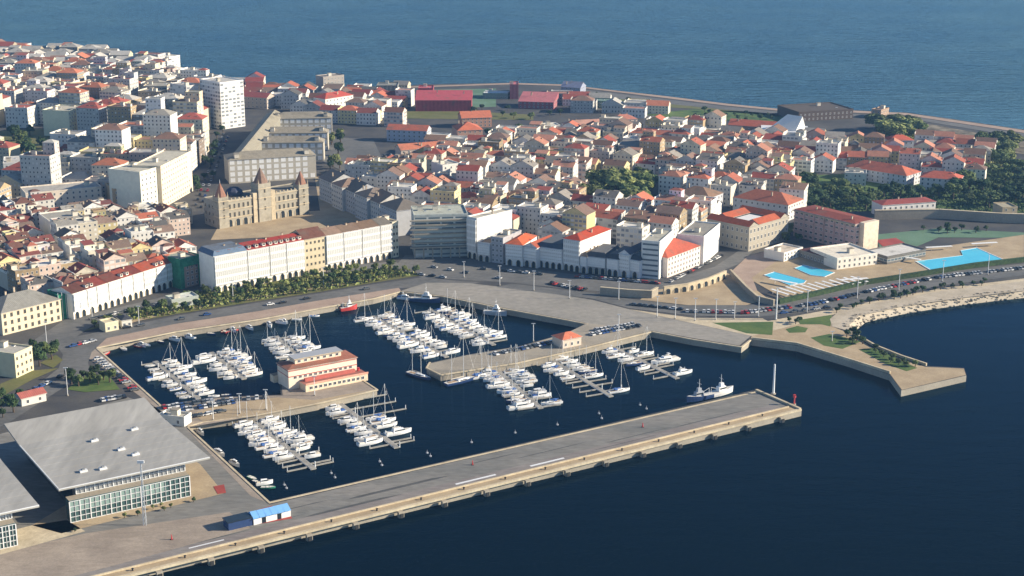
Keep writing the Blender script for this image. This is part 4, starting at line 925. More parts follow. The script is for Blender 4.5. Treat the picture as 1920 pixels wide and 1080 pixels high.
def afloat(p, rz, L, B):
    c, s_ = math.cos(rz), math.sin(rz)
    def ok(x, y): return not any(inpoly((x + i * L * c / 2 - j * B * s_ / 2, y + i * L * s_ / 2 + j * B * c / 2), LANDW) for i in (-1, -.5, 0, .5, 1) for j in (-1, 0, 1))
    if ok(p[0], p[1]): return p
    for r in range(1, 40):
        for k in (12, 13, 11, 14, 10, 15, 9, 0, 8, 1, 7, 2, 6, 3, 5, 4):
            x, y = p[0] + r * .6 * math.cos(k * math.pi / 8), p[1] + r * .6 * math.sin(k * math.pi / 8)
            if ok(x, y): return Vector((x, y, 0))
    return p
FM = {}
def pontoon(phrase, s, e, left, right, width=2.2, t0=.03, t1=.97, flen=1.0):
    """floating walkway from pixel s (quay end) to e, with boats and fingers read from the two strings"""
    a = G(*s, 0); b = G(*e, 0); L = (b - a).length; ang = math.atan2(b.y - a.y, b.x - a.x)
    root = empty('pontoon', a, ang, '%s, floating walkway with mooring fingers' % phrase, 'pontoon', 'marina pontoons')
    m = MB(); m.box(0, L, -width / 2, width / 2, .05, .6, 'pontoon'); m.box(0, L, -width / 2 - .12, -width / 2 - .01, .2, .55, 'metal'); m.box(0, L, width / 2 + .01, width / 2 + .12, .2, .55, 'metal'); m.build('walkway', root)
    for k in range(int(L / 16) + 1):
        p = MB(); p.tube((0, 0, -1), (0, 0, 2.6), .22, .22, 'metal', 6); p.build('pile', root, (min(L - .6, 16 * k + 3), width / 2 + .5, 0))
    d_ = (b - a).normalized(); nr = Vector((d_.y, -d_.x, 0))       # right side seen walking out; pier direction
    for side, seq in ((-1, left), (1, right)):
        n = len(seq); cnt = 0; q = -side if nr.x > 0 else side
        sd = 1 if side > 0 else -1
        out = nr * (1 if nr.x > 0 else -1) * sd            # 'right' is towards the picture's right
        for i, ch in enumerate(seq):
            t = t0 + (t1 - t0) * (i + .5) / n + random.uniform(-.004, .004); P = a + d_ * (L * t)
            loc_out = 1 if out.dot(Vector((-d_.y, d_.x, 0))) > 0 else -1
            if i % 2 == 0 or ch in 'f=':
                fl = (15 if ch == '=' else 9.0) * flen
                if ch == '=': fl = 22
                m = FM.get(fl)
                if m is None:
                    q_ = MB(); q_.box(0, fl, -.4, .4, .08, .5, 'pontoon'); q_.tube((fl - .3, 0, 0), (fl - .3, 0, 2.0), .16, .16, 'metal', 5); m = FM[fl] = q_.mesh('finger')
                f = inst('finger', m, root, (L * t + (L / n * .45 if ch not in 'f=' else 0), loc_out * (width / 2 + .02), 0), R(90) * loc_out)
            if ch in 'f=. ': continue
            cnt += 1
            key = {'s': random.choice(['s1', 's2', 's3', 's6', 's1', 's3', 's4', 's6']), 'n': 's4', 'S': 's5', 'm': random.choice(['m1', 'm3', 'm1', 'm2']), 'M': 'm4', 'X': 'm5', 'd': random.choice(['d1', 'd4', 'd1']), 'k': 'k1'}[ch]
            BL = {'s1': 10, 's2': 9, 's3': 11, 's6': 8, 's4': 10, 's5': 12.5, 'm1': 8.5, 'm2': 10, 'm3': 7, 'm4': 12, 'm5': 16, 'd1': 5.5, 'd4': 6, 'k1': 15}[key]
            sc_ = random.uniform(.84, 1.04)
            P = P + out * (width / 2 + .5 + BL * sc_ / 2)
            fl_ = random.random() < .6
            rz = math.atan2(out.y, out.x) + (0 if fl_ else math.pi) + random.uniform(-.03, .03)
            boat(key, P, rz, '%s, %s from quay, %s side, %s' % (DESC[key], ordw(cnt - 1), 'left' if side < 0 else 'right', phrase), 'boats moored at the marina pontoons', sc_)
    return root
random.seed(11)
pontoon('leftmost pontoon', (372, 749), (291, 679), 'dddmdmddd', 'mmsmmsmsms', flen=.7)
pontoon('second pontoon from left', (458, 712), (396, 662), 'mmmmMm', 'smsmsSMsm')
pontoon('pontoon behind the clubhouse', (572, 679), (517, 632), 'msmsms', 'msmSMsmsf')
pontoon('long left central pontoon', (838, 671), (698, 594), 'mmmfMsmmsMmsmms', 'mfmmssmm.msmsss', t1=.99)
pontoon('long rear central pontoon', (926, 648), (806, 581), 'mm.msmmMsmmdd', 'fSMsmmssmMsnm')
pontoon('first pontoon below central mole', (926, 690), (1014, 767), 'mmsssMsmsmsmM', 'ssSMsm.mm.s')
pontoon('second pontoon below central mole', (1026, 671), (1146, 745), 'mmsmsffff', 'ssmsnsff.S')
pontoon('third pontoon below central mole', (1150, 652), (1270, 711), 'msmsmff', 'fmsfXf.M')
pontoon('lower left pontoon', (466, 782), (588, 881), 'smmsmsMsmSmfff', 'smsmsmsMsmfm.f', t1=.99)
pontoon('lower middle pontoon', (628, 751), (744, 841), 'mmmfmmsmsMf', '=.=.=sSM.M.f')
# yachts alongside the mole head
BLEN = {'s5': 12.5, 'm1': 8.5, 'm2': 10, 'm3': 7, 'k1': 15}
def bp_(key, x, y, rz, label, s=1.0, group=None): return boat(key, afloat(G(x, y, 0), rz, BLEN.get(key, 6) * s + .4, BLEN.get(key, 6) * s * .36 + .4), rz, label, group, s)
bp_('k1', 797, 703, R(-42), 'navy two-masted yacht moored at the tip of the central mole')
bp_('k1', 856, 709, UA + R(4), 'tall two-masted yacht lying along the near side of the central mole tip', 1.15)
bp_('s5', 893, 702, UA, 'long white yacht lying along the mole just right of the two-masted yacht')
# seawall boats, left to right
SW = [('d3', 199, 664, 60), ('d1', 224, 651, -50), ('d1', 232, 654, -55), ('d3', 253, 640, -40), ('m3', 262, 642, -45), ('d4', 272, 643, -35), ('d2', 300, 638, -40), ('m3', 325, 634, -30), ('m3', 352, 629, -40), ('d4', 358, 634, -10), ('d2', 390, 618, -20),
      ('d3', 418, 618, -70), ('d3', 424, 623, 10), ('m3', 431, 612, -60), ('d3', 438, 619, 5), ('m3', 461, 608, -50), ('d3', 497, 600, -60), ('m1', 502, 607, -70), ('m3', 526, 597, -50), ('m3', 524, 603, -30), ('d1', 547, 590, 0), ('d4', 576, 589, 5),
      ('m3', 372, 806, -55), ('m1', 412, 852, -50), ('m3', 441, 872, -48), ('d5', 474, 898, -45), ('d2', 482, 905, -40), ('m3', 496, 908, 20), ('d5', 503, 915, 0), ('m2', 762, 553, -18), ('m3', 757, 556, -15), ('d2', 425, 742, 5), ('d1', 401, 744, 10), ('d4', 473, 748, 6)]
for i, (k, x, y, dg) in enumerate(SW):
    nearw = 'seawall' if i < 22 else ('quay beside the terminal' if i < 29 else 'dock corner')
    bp_(k, x, y, R(dg), '%s, %s from left along the %s' % (DESC[k], ordw(i if i < 22 else (i - 22 if i < 29 else i - 29)), nearw), .95, 'small boats along the quays')
def workboat(label, x, y, rz, L, hull, cab='white', s=1.0):
    B = L * .26; root = empty('work_boat', afloat(G(x, y, 0), rz, L + .4, B + .4), rz, label, 'work boat')
    hullmesh(L, B, 1.8, hull, 'deck', .85, 1.2).build('hull', root)
    m = MB(); taper(m, -L * .1, L * .2, B * .34, B * .3, 1.7, 4.0, cab, .2); c = m.build('wheelhouse', root)
    m = MB(); taper(m, -L * .06, L * .185, B * .335, B * .3, 2.9, 3.5, 'glass', .05); m.build('window', c)
    m = MB(); taper(m, -L * .02, L * .12, B * .24, B * .2, 4.0, 5.6, cab, .15); m.build('bridge', root)
    m = MB(); m.tube((L * .03, 0, 5.5), (L * .03, 0, 5.5 + L * .28), .16, .08, 'metal', 5); m.tube((L * .03, -1.4, 5.5 + L * .14), (L * .03, 1.4, 5.5 + L * .14), .07, .07, 'metal', 4); m.build('mast', root)
    m = MB(); m.tube((-L * .35, 0, 1.7), (-L * .35, 0, 4.6), .12, .1, 'metal', 5); m.tube((-L * .35, 0, 4.5), (-L * .15, 0, 3.4), .08, .08, 'metal', 4); m.build('derrick', root)
    return root
workboat('grey and white patrol vessel alongside the inner edge of the outer pier', 1350, 740, UA, 15, 'hull')
workboat('dark navy tug with a cluttered deck astern of the patrol vessel', 1312, 749, UA + math.pi, 15, 'hullblue', 'cover')
workboat('blue-grey fishing boat moored under the rear apron, left', 802, 563, R(-17), 17, 'hullblue')
workboat('small grey work boat moored under the rear apron, middle', 938, 584, R(-22), 13, 'cover')
workboat('red and white tour boat tied to the seawall below the gardens', 645, 573, R(28), 9.5, 'hullred')

# ------------------------------------------------------------------ piers: kerbs, fenders, masts, beacon, marks
u = Vector((math.cos(UA), math.sin(UA), 0)); v = Vector((-u.y, u.x, 0))
E0 = G(1503, 768); 
def along(t, off, zz=3.0):
    p = E0 - u * t + v * off; return Vector((p.x, p.y, zz))
def strip(name, t0, t1, o0, o1, z0, z1, mat, kind='structure', parent=None):
    c_ = [along(t0, o0)[:2], along(t1, o0)[:2], along(t1, o1)[:2], along(t0, o1)[:2]]
    m = MB(); m.prism([tuple(q) for q in c_], z0, z1, mat); return tag(m.build(name), kind=kind)
strip('pavement', 0.2, 420, .2, 4.6, 2.9, 3.16, 'tan'); strip('kerb', .1, 420, -.2, 1.0, 2.4, 3.35, 'cream'); strip('kerb', 3, 420, 4.6, 5.3, 3.0, 3.7, 'cream')
MT['lane'] = mottled('mauve_lane_asphalt', lin('#77706e'), lin('#85807c'), .03, fine=.3, sx=1, sy=4, rot=R(-32), patch=.2)
strip('road', 6, 420, 5.35, 11.5, 3.0, 3.034, 'lane')
m = MB(); CP_ = [(1418, 735), (505, 943), (353, 802)], [(707, 731), (660, 700)], [(300, 760), (182, 654)], [(182, 652), (330, 622), (480, 600), (606, 577), (700, 560), (750, 547), (830, 556), (950, 580), (1060, 600), (1101, 608)], [(1222, 622), (1300, 637), (1390, 651), (1408, 637)], [(353, 800), (380, 792), (480, 779), (595, 757), (707, 731)], [(806, 680), (800, 690), (826, 703), (968, 681), (1096, 653), (1222, 622)]
for ch in CP_:
    for i in range(len(ch) - 1):
        a, b = G(*ch[i]), G(*ch[i + 1]); d_ = (b - a).normalized(); nn = Vector((-d_.y, d_.x, 0)) * .45; e_ = d_ * .3; zz = 3.24 + .004 * (i % 2)
        m.prism([tuple((a - nn - e_)[:2]), tuple((b - nn + e_)[:2]), tuple((b + nn + e_)[:2]), tuple((a + nn - e_)[:2])], 2.7, zz, 'cream')
tag(m.build('kerb'), kind='structure')
m = MB(); m.prism([tuple(along(.1, .2)[:2]), tuple(along(1.3, .2)[:2]), tuple(along(1.3, 29)[:2]), tuple(along(.1, 29)[:2])], 2.6, 3.8, 'cream'); tag(m.build('kerb'), kind='structure')
FD = MB(); FD.box(-1.1, 1.1, -1.3, 0, -1.5, 2.3, 'concrete'); FD.box(-.7, .7, -1.7, -1.3, -.8, 1.6, 'black'); FDM = FD.mesh('fender_block')
for k in range(17):
    p = along(12 + 18.5 * k, -.22, 0)
    o = inst('fender_block', FDM, None, p, UA); tag(o, 'concrete fender block on the outer pier face, %s from the head' % ordw(k), 'fender', 'fender blocks along the outer pier')
BL_ = MB(); BL_.tube((0, 0, 0), (0, 0, .7), .3, .25, 'black', 8); BL_.tube((0, 0, .7), (0, 0, .9), .45, .45, 'black', 8); BLM = BL_.mesh('bollard')
for k in range(16):
    p = along(20 + 18.5 * k, 2.6, 3.16); o = inst('bollard', BLM, None, p, 0); tag(o, 'black mooring bollard on the outer pier edge, %s from the pier head' % ordw(k), 'bollard', 'bollards along the outer pier')
for t0, t1, o_, w_ in ((150, 168, 8.2, 1.2), (118, 134, 8.2, 1.2), (262, 275, 9, .8)):
    strip('road_marking', t0, t1, o_, o_ + w_, 3.03, 3.05, 'metal')
DARK = mottled('tyre_stain', lin('#4d4d4d'), lin('#585857'), .2)
MT['dark'] = DARK
for t0, t1, o_, w_ in ((20, 55, 12, .7), (60, 90, 13, .6), (100, 130, 18, .6), (165, 205, 17, 1.8), (190, 225, 11, 1.6), (130, 150, 23, .7), (215, 240, 21, .7), (70, 100, 9, .5), (228, 240, 14, .8), (250, 330, 12, .5)):
    c_ = [along(t0, o_ + .3)[:2], along(t0 + 6, o_)[:2], along(t1, o_)[:2], along(t1 + 5, o_ + w_ * .5)[:2], along(t1, o_ + w_)[:2], along(t0 + 8, o_ + w_)[:2]]
    m = MB(); m.prism([tuple(q) for q in c_], 3.035, 3.045, 'dark'); tag(m.build('road_marking'), kind='structure')
def pole(name, label, cat, x, y, h, mat, parts=True, group=None, r=.16, head='lamp', z0=3.0):
    root = empty(name, G(x, y, z0), 0, label, cat, group)
    m = MB(); m.tube((0, 0, 0), (0, 0, h), r * 1.4, r, mat, 6); m.build('pole', root)
    m = MB(); m.tube((0, 0, -.02), (0, 0, .5), r * 3, r * 3, 'concrete', 8); m.build('base', root)
    if head == 'lamp': m = MB(); m.box(-1.0, 1.0, -.2, .2, h, h + .25, 'metal'); m.build('lamp_head', root)
    if head == 'beacon': m = MB(); m.tube((0, 0, h), (0, 0, h + .8), .7, .7, 'red', 8); m.box(-.5, .5, -.5, .5, h + .8, h + 1.3, 'red'); m.build('lantern', root)
    return root
pole('signal_mast', 'very tall pale signal mast at the outer pier head', 'mast', 1450, 739, hh(1450, 739, 683), 'metal', r=.38, head='')
pole('harbour_light', 'red harbour light at the corner of the outer pier head', 'beacon', 1489, 759, 3.4, 'red', r=.28, head='beacon')
pole('harbour_light', 'red harbour light on the right corner of the yacht club mole', 'beacon', 672, 708, 3.6, 'red', r=.28, head='beacon')
for i, (x, y) in enumerate(((1205, 801), (886, 872), (322, 1012))):
    root = empty('marker_post', G(x, y), 0, 'small red marker post on the pier deck, %s from the pier head' % ordw(i), 'post', 'red marker posts on the pier')
    m = MB(); m.tube((0, 0, 0), (0, 0, 2.0), .35, .12, 'red', 6); m.build('post', root); m = MB(); m.box(-.5, .5, -.5, .5, 0, .15, 'black'); m.build('base', root)
BU = MB(); BU.tube((0, 0, -.4), (0, 0, .5), .5, .5, 'cover', 8); BU.tube((0, 0, .5), (0, 0, 1.6), .12, .05, 'cover', 5); BUM = BU.mesh('mooring_buoy')
for i, (x, y) in enumerate(((533, 910), (537, 916), (621, 888), (628, 896), (712, 866), (716, 873), (801, 850), (807, 856), (884, 830), (966, 812), (1045, 797), (1128, 785), (1200, 760), (1212, 767), (1123, 776))):
    o = inst('mooring_buoy', BUM, None, G(x, y, 0)); tag(o, 'small grey mooring buoy off the pier inner edge, %s from the left' % ordw(i), 'buoy', 'mooring buoys inside the outer pier')
LP = [(88, 648, 12), (127, 742, 13), (173, 596, 10), (261, 610, 10), (437, 560, 10), (607, 535, 10), (937, 535, 11), (1001, 545, 11), (1068, 560, 10), (1160, 562, 10), (1232, 595, 11), (1266, 598, 11), (1303, 602, 12), (1342, 600, 11), (1377, 598, 9), (1422, 594, 11), (1455, 600, 17),
      (1513, 586, 12), (1607, 560, 12), (1685, 545, 12), (1767, 528, 12), (1852, 515, 12), (450, 776, 9), (400, 788, 9), (499, 768, 9), (870, 520, 9), (1000, 640, 9), (900, 665, 9), (1160, 622, 9), (590, 742, 9), (1840, 708, 3), (1560, 640, 5)]
for i, (x, y, h_) in enumerate(LP):
    if i == 30: continue
    zone = 'left of the harbour' if x < 330 else ('along the gardens' if x < 700 and y < 600 else ('on the moles' if y > 610 and x < 1200 else ('by the old town road' if x < 1200 else 'along the coast road')))
    pole('street_lamp', 'pale street lamp %s, %s of all lamps from the left' % (zone, ordw(sorted(q[0] for q in LP).index(x))), 'street lamp', x, y, h_, 'metal', group='tall street lamps', r=.15 if h_ < 15 else .3)

# ------------------------------------------------------------------ pools and bathing club
for lb, px in (('small left swimming pool with bright blue water', [(1433, 517), (1452, 511), (1511, 527), (1507, 532), (1481, 536)]),
               ('small middle swimming pool behind the left one', [(1490, 504), (1507, 498), (1564, 512), (1546, 520), (1520, 517)]),
               ('big L-shaped turquoise swimming pool at right', [(1718, 491), (1805, 480), (1801, 471), (1831, 466), (1883, 489), (1749, 509)])):
    pts = [G(x, y, 3) for x, y in px]; c_ = sum(pts, Vector()) / len(pts)
    root = empty('swimming_pool', (c_.x, c_.y, 3.2), 0, lb, 'swimming pool')
    P_ = [((p - c_).x, (p - c_).y) for p in pts]
    m = MB(); m.prism(P_, -.1, .16, 'pool'); m.build('pool_water', root)
    m = MB(); n = len(P_)
    for k in range(n):
        a, b = P_[k], P_[(k + 1) % n]; d_ = Vector((b[0] - a[0], b[1] - a[1])).normalized(); nn = Vector((d_.y, -d_.x)) * .4
        m.prism([(a[0] - nn.x * .01, a[1] - nn.y * .01), b, (b[0] * 1.03, b[1] * 1.03), (a[0] * 1.03, a[1] * 1.03)], -.1, .3 + .004 * k, 'metal')
    m.build('pool_rim', root)
SH = MB()
for i in (-1, 1):
    for j in (-.4, .4): SH.tube((i * 5, j, 0), (i * 5, j, 2.2), .07, .07, 'metal', 4)
SHP = SH.mesh('frame'); SC = MB(); SC.box(-6.5, 6.5, -.8, .8, 2.2, 2.35, 'white'); SCM = SC.mesh('canopy')
for i in range(12):
    x = 1452 + i * 13.5; y = 552 - i * 2.2
    p0 = G(x, y); p1 = G(x + 20, y + 6.5); root = empty('sun_canopy', (p0 + p1) / 2 + Vector((0, 0, .2)), math.atan2((p1 - p0).y, (p1 - p0).x), 'long white sun canopy strip, %s from the left in front of the small pools' % ordw(i), 'sun canopy', 'white sun canopies by the pools')
    inst('frame', SHP, root); inst('canopy', SCM, root)
for i, (x, y) in enumerate(((1468, 535), (1700, 490), (1760, 470), (1845, 463), (1600, 531))):
    p0 = G(x, y); root = empty('sun_canopy', p0 + Vector((0, 0, .2)), R(-38 if i < 2 else 12), 'white sun canopy on the bathing terrace, %s by distance from the hotel' % ordw(i), 'sun canopy', 'white sun canopies by the pools')
    inst('frame', SHP, root); inst('canopy', SCM, root, scale=(1.3, 1.4, 1))
def wall_thing(name, label, cat, pts, h, t, mat, arches=0, z0=3.0):
    a0 = G(*pts[0], z0); root = empty(name, a0, 0, label, cat)
    for i in range(len(pts) - 1):
        a, b = G(*pts[i], z0), G(*pts[i + 1], z0); d_ = b - a; ang = math.atan2(d_.y, d_.x)
        m = MB(); m.box(0, d_.length - .02, 0, t, -.2, h, mat); m.box(0, d_.length - .02, -.15, t + .1, h, h + .25 + .01 * i, 'cream' if mat != 'leaf_dark' else mat)
        m.build('wall_segment', root, a - a0, ang)
        for k in range(arches):
            q = inst('arch', ARCHM, root, a - a0 + d_ * ((k + .5) / arches), ang, scale=(1.2, 1, .85))
    return root
wall_thing('retaining_wall', 'curved white retaining wall with arches under the climbing road', 'wall', [(1245, 553), (1290, 547), (1330, 536), (1362, 522)], 4.4, 1.2, 'cream', 3)
wall_thing('retaining_wall', 'dark grey retaining wall below the old town front', 'wall', [(1125, 553), (1180, 558), (1222, 560), (1234, 553)], 4.2, 1.2, 'concrete')
wall_thing('retaining_wall', 'pale curving wall on the left edge of the pool club', 'wall', [(1368, 516), (1398, 548), (1418, 566), (1450, 574)], 3.2, 1.0, 'concrete')
wall_thing('town_wall', 'long old grey fortress wall along the wooded slope at right', 'wall', [(1640, 412), (1760, 410), (1880, 418), (2000, 422)], 6, 2, 'concrete')
wall_thing('hedge', 'long clipped dark hedge between the pool club and the coast road', 'hedge', [(1462, 571), (1530, 556), (1620, 535), (1720, 520), (1830, 502), (1960, 487)], 2.4, 2.0, 'leaf_dark')
wall_thing('seawall', 'pale low parapet along the garden point', 'wall', [(1410, 637), (1494, 647), (1592, 677), (1668, 701)], 1.0, .8, 'cream')
wall_thing('seawall', 'pale parapet along the right edge of the garden point', 'wall', [(1600, 628), (1640, 651), (1690, 671), (1736, 686)], 1.0, .8, 'cream')
bl = [(1598, 628), (1590, 608), (1611, 591), (1650, 582), (1689, 574), (1745, 565), (1805, 557), (1862, 550), (1920, 544), (2300, 490)]
pp = [G(x, y, 3.16) for x, y in bl]; m = MB(); rk = MB(); random.seed(77)
for i in range(len(pp) - 1):
    def off(k):
        a_ = pp[max(0, k - 1)]; b_ = pp[min(len(pp) - 1, k + 1)]; d_ = (b_ - a_).normalized(); return Vector((d_.y, -d_.x, 0))
    a, b = pp[i], pp[i + 1]; a2 = a + off(i) * 4.5; b2 = b + off(i + 1) * 4.5; a2.z = b2.z = -.5
    m.face([a, a2, b2, b], 'sand')
    for k in range(int((b - a).length * 1.6)):
        t = random.random(); q = a.lerp(b, t).lerp(a2.lerp(b2, t), random.uniform(.15, .95) if random.random() < .7 else random.uniform(-.5, .2)); s_ = random.uniform(.25, .8); q.z = max(q.z, 0) + .1
        if q.z > 3.2: q.z = 3.2
        rk.solid([(q.x + sx * s_ * random.uniform(.6, 1), q.y + sy * s_ * random.uniform(.6, 1), q.z + sz * s_ * .5) for sz in (-1, 1) for sx, sy in ((-1, -1), (1, -1), (1, 1), (-1, 1))], random.choice(('rock', 'sand', 'sand')))
tag(m.build('beach_sand'), kind='structure'); tag(rk.build('shore_boulders'), kind='stuff', label='scattered pale boulders along the curved beach')
root = empty('jetty', G(1690, 578, 0), R(12), 'short dark jetty with a white slab on the beach', 'jetty'); m = MB(); m.box(0, 10, 0, 9, -1, 2.0, 'rock'); m.build('rubble', root); m = MB(); m.box(3, 16, -.5, 2.5, 1.2, 2.1, 'metal'); m.build('slab', root)
root = empty('jetty', G(1888, 549, 0), R(12), 'dark stone jetty at the right edge of the beach', 'jetty'); m = MB(); m.box(0, 9, 0, 10, -1, 2.2, 'rock'); m.build('rubble', root); m = MB(); m.box(7, 22, -.5, 2.5, 1.2, 2.1, 'metal'); m.build('slab', root)
ANCH += [('the small pools', G(1500, 515)), ('the big pool', G(1800, 485)), ('the garden point', G(1560, 630)), ('the roundabout', G(150, 650)), ('the pier root', G(505, 944))]

# ------------------------------------------------------------------ labels that place each repeat beside a landmark
def placelabels(items, top=4):
    """items: (object, description, position); label = description + relation to the nearest landmark + rank"""
    keys = {}
    for o, desc, p in items:
        q = PX((p.x, p.y, 3))
        best = min(ANCH, key=lambda a: (a[1] - p).length); aq = PX((best[1].x, best[1].y, 3))
        dx, dy = q[0] - aq[0], (q[1] - aq[1]) * 2.2
        rel = ('right of' if dx > 0 else 'left of') if abs(dx) > abs(dy) else ('in front of' if dy > 0 else 'behind')
        keys.setdefault((desc, rel, best[0]), []).append(((best[1] - p).length, o))
    for (desc, rel, an), lst in keys.items():
        lst.sort(key=lambda t: t[0])
        for i, (_, o) in enumerate(lst):
            if len(lst) == 1: o['label'] = '%s %s %s' % (desc, rel, an)
            else: o['label'] = '%s %s %s, %s' % (desc, rel, an, 'the nearest such' if i == 0 else ordw(i) + ' nearest')

# ------------------------------------------------------------------ town houses between the landmarks
KEEP = [  # open places that stay free (photo pixels on the ground)
 [(345, 405), (395, 300), (415, 205), (455, 205), (430, 260), (410, 345), (405, 420), (380, 430)], [(0, 245), (110, 240), (150, 300), (0, 312)], [(395, 455), (415, 400), (600, 385), (590, 335), (620, 330), (750, 425), (600, 450)],
 [(600, 250), (720, 255), (840, 262), (740, 312), (640, 322), (600, 315)], [(1100, 345), (1215, 335), (1235, 402), (1105, 392)], [(1540, 345), (1660, 358), (1900, 360), (1900, 420), (1500, 420)],
 [(760, 205), (1060, 205), (1010, 228), (760, 230)], [(1300, 205), (1500, 212), (1470, 232), (1290, 224)], [(1640, 240), (1720, 235), (1740, 262), (1650, 262)],
 [(740, 430), (1240, 500), (1240, 560), (740, 560)], [(370, 545), (400, 530), (380, 440), (355, 440), (372, 500)], [(748, 482), (775, 480), (775, 410), (745, 405)]]
KEEPW = [[tuple(G(x, y)[:2]) for x, y in p] for p in KEEP]
def W_(p): return [tuple(G(x, y)[:2]) for x, y in p]
DIST = [
 (W_([(-30, 96), (200, 110), (335, 150), (350, 165), (430, 180), (450, 205), (420, 260), (400, 330), (380, 405), (200, 410), (-30, 405)]), -9, 21, 16.5, (11, 29), 'west'),
 (W_([(-30, 408), (385, 412), (400, 450), (345, 500), (340, 530), (130, 575), (-30, 540)]), 38, 13, 12, (8, 13), 'low'),
 (W_([(420, 168), (600, 178), (770, 196), (775, 245), (640, 235), (500, 205), (440, 200)]), -6, 17, 14, (7, 13), 'far'),
 (W_([(600, 330), (700, 318), (760, 272), (860, 290), (1020, 262), (1200, 255), (1290, 245), (1410, 275), (1540, 278), (1600, 300), (1505, 335), (1490, 400), (1345, 395), (1330, 435), (1250, 455), (1220, 480), (900, 465), (750, 405), (620, 348)]), -20, 16, 12.5, (8.5, 15), 'old'),
 (W_([(1540, 272), (1700, 264), (1850, 292), (1850, 345), (1720, 352), (1590, 348)]), -14, 15, 13, (7, 13), 'east'),
 (W_([(1040, 178), (1130, 190), (1290, 215), (1200, 222), (1040, 205)]), -8, 20, 15, (5, 9), 'shore'),
 (W_([(660, 172), (775, 172), (775, 205), (660, 205)]), -8, 15, 13, (6, 11), 'far')]
WALLC = [('white', '#e8e4da'), ('white', '#f0ede6'), ('white', '#eeeae2'), ('cream', '#dfd2b2'), ('pale grey', '#bdbcb8'), ('pink', '#d9bfae'), ('yellow', '#dcc987'), ('white', '#eae6de'), ('white', '#dcdad4'), ('pale grey', '#cfcecb'), ('cream', '#e4dac4'), ('ochre', '#b39a70')]
ROOFC = {'old': [('orange', '#b9603e'), ('orange', '#a8563a'), ('red', '#9c4230'), ('brown', '#7a5a48'), ('brown', '#8c6a54'), ('grey', '#77716a'), ('orange', '#b57458'), ('grey', '#8c857c'), ('brown', '#85685a')]}
ROOFC['low'] = [('orange', '#b35a38'), ('red', '#8e3c34'), ('brown', '#6a463a'), ('brown', '#744c3e'), ('grey', '#5c5a58'), ('red', '#7c4038'), ('grey', '#8a867f'), ('brown', '#7d6658')]
ROOFC['west'] = [('grey', '#a09c94'), ('grey', '#8d887e'), ('red', '#a04a3a'), ('brown', '#8b6654'), ('grey', '#b5b0a6'), ('orange', '#b5653f')]
ROOFC['far'] = ROOFC['low']; ROOFC['east'] = ROOFC['old']; ROOFC['shore'] = ROOFC['west']
random.seed(5)
cells = []
for poly, deg, cx, cy, (h0, h1), kd in DIST:
    th = R(deg); ux, uy = math.cos(th), math.sin(th)
    xs = [p[0] for p in poly]; ys = [p[1] for p in poly]; X0, X1, Y0, Y1 = min(xs), max(xs), min(ys), max(ys)
    ox, oy = (X0 + X1) / 2, (Y0 + Y1) / 2; Rr = math.hypot(X1 - X0, Y1 - Y0) / 2
    ni = int(Rr / cx) + 2; nj = int(Rr / cy) + 2
    jp = 0.0
    for j in range(-nj, nj + 1):
        ip = 0.0
        for i in range(-ni, ni + 1):
            lx = i * cx + (i // 5) * (5 if kd in ('old', 'low') else 8) ; ly = j * cy + (j // 2) * (5 if kd in ('old', 'low') else 9)
            wx = 7 * math.sin(ly * .019 + 1) + 4 * math.sin(ly * .05); wy = 7 * math.sin(lx * .017 + 2) + 4 * math.sin(lx * .043)
            lx += wx; ly += wy; a2 = th + .12 * math.cos(lx * .017 + 2) + random.uniform(-.02, .02)
            x = ox + lx * ux - ly * uy; y = oy + lx * uy + ly * ux
            if not inpoly((x, y), poly): continue
            w = cx * random.uniform(.97, 1.04); dd = cy * random.uniform(.90, 1.04)
            if random.random() < .06: continue
            ca, sa = math.cos(a2), math.sin(a2)
            cs = [(x + sx * w / 2 * ca - sy * dd / 2 * sa, y + sx * w / 2 * sa + sy * dd / 2 * ca) for sx in (-1, 0, 1) for sy in (-1, 0, 1)]
            if any(inpoly(c_, f) for f in FOOT + KEEPW for c_ in cs): continue
            if any(inpoly((sum(p[0] for p in f) / 4, sum(p[1] for p in f) / 4), [cs[0], cs[6], cs[8], cs[2]]) for f in FOOT if len(f) == 4): continue
            h = random.uniform(h0, h1) * (1.0 if random.random() < .85 else 1.35)
            if kd == 'west' and math.hypot(x, y) > 1450: h = 7 + (h - 7) * max(.3, 1 - (math.hypot(x, y) - 1450) / 450)
            q = PX((x, y, 3))
            if q[0] < -25 or q[0] > 1945 or q[1] < 60: continue
            cells.append((math.hypot(x, y), x, y, a2, w, dd, h, kd))
cells.sort()
print('cells', len(cells), {k: sum(1 for c_ in cells if c_[7] == k) for k in ('west', 'low', 'far', 'old', 'east', 'shore')})
far_m = MB(); nh = 0; na = 0; lab = []
def addxf(dst, src, x, y, a):
    i = len(dst.v); ca, sa = math.cos(a), math.sin(a)
    dst.v += [(x + p[0] * ca - p[1] * sa, y + p[0] * sa + p[1] * ca, p[2] + 3) for p in src.v]
    mp = [dst._m(q) for q in src.mats]
    dst.f += [tuple(k + i for k in f) for f in src.f]; dst.mi += [mp[k] for k in src.mi]; dst.c += src.c; dst.uv += src.uv
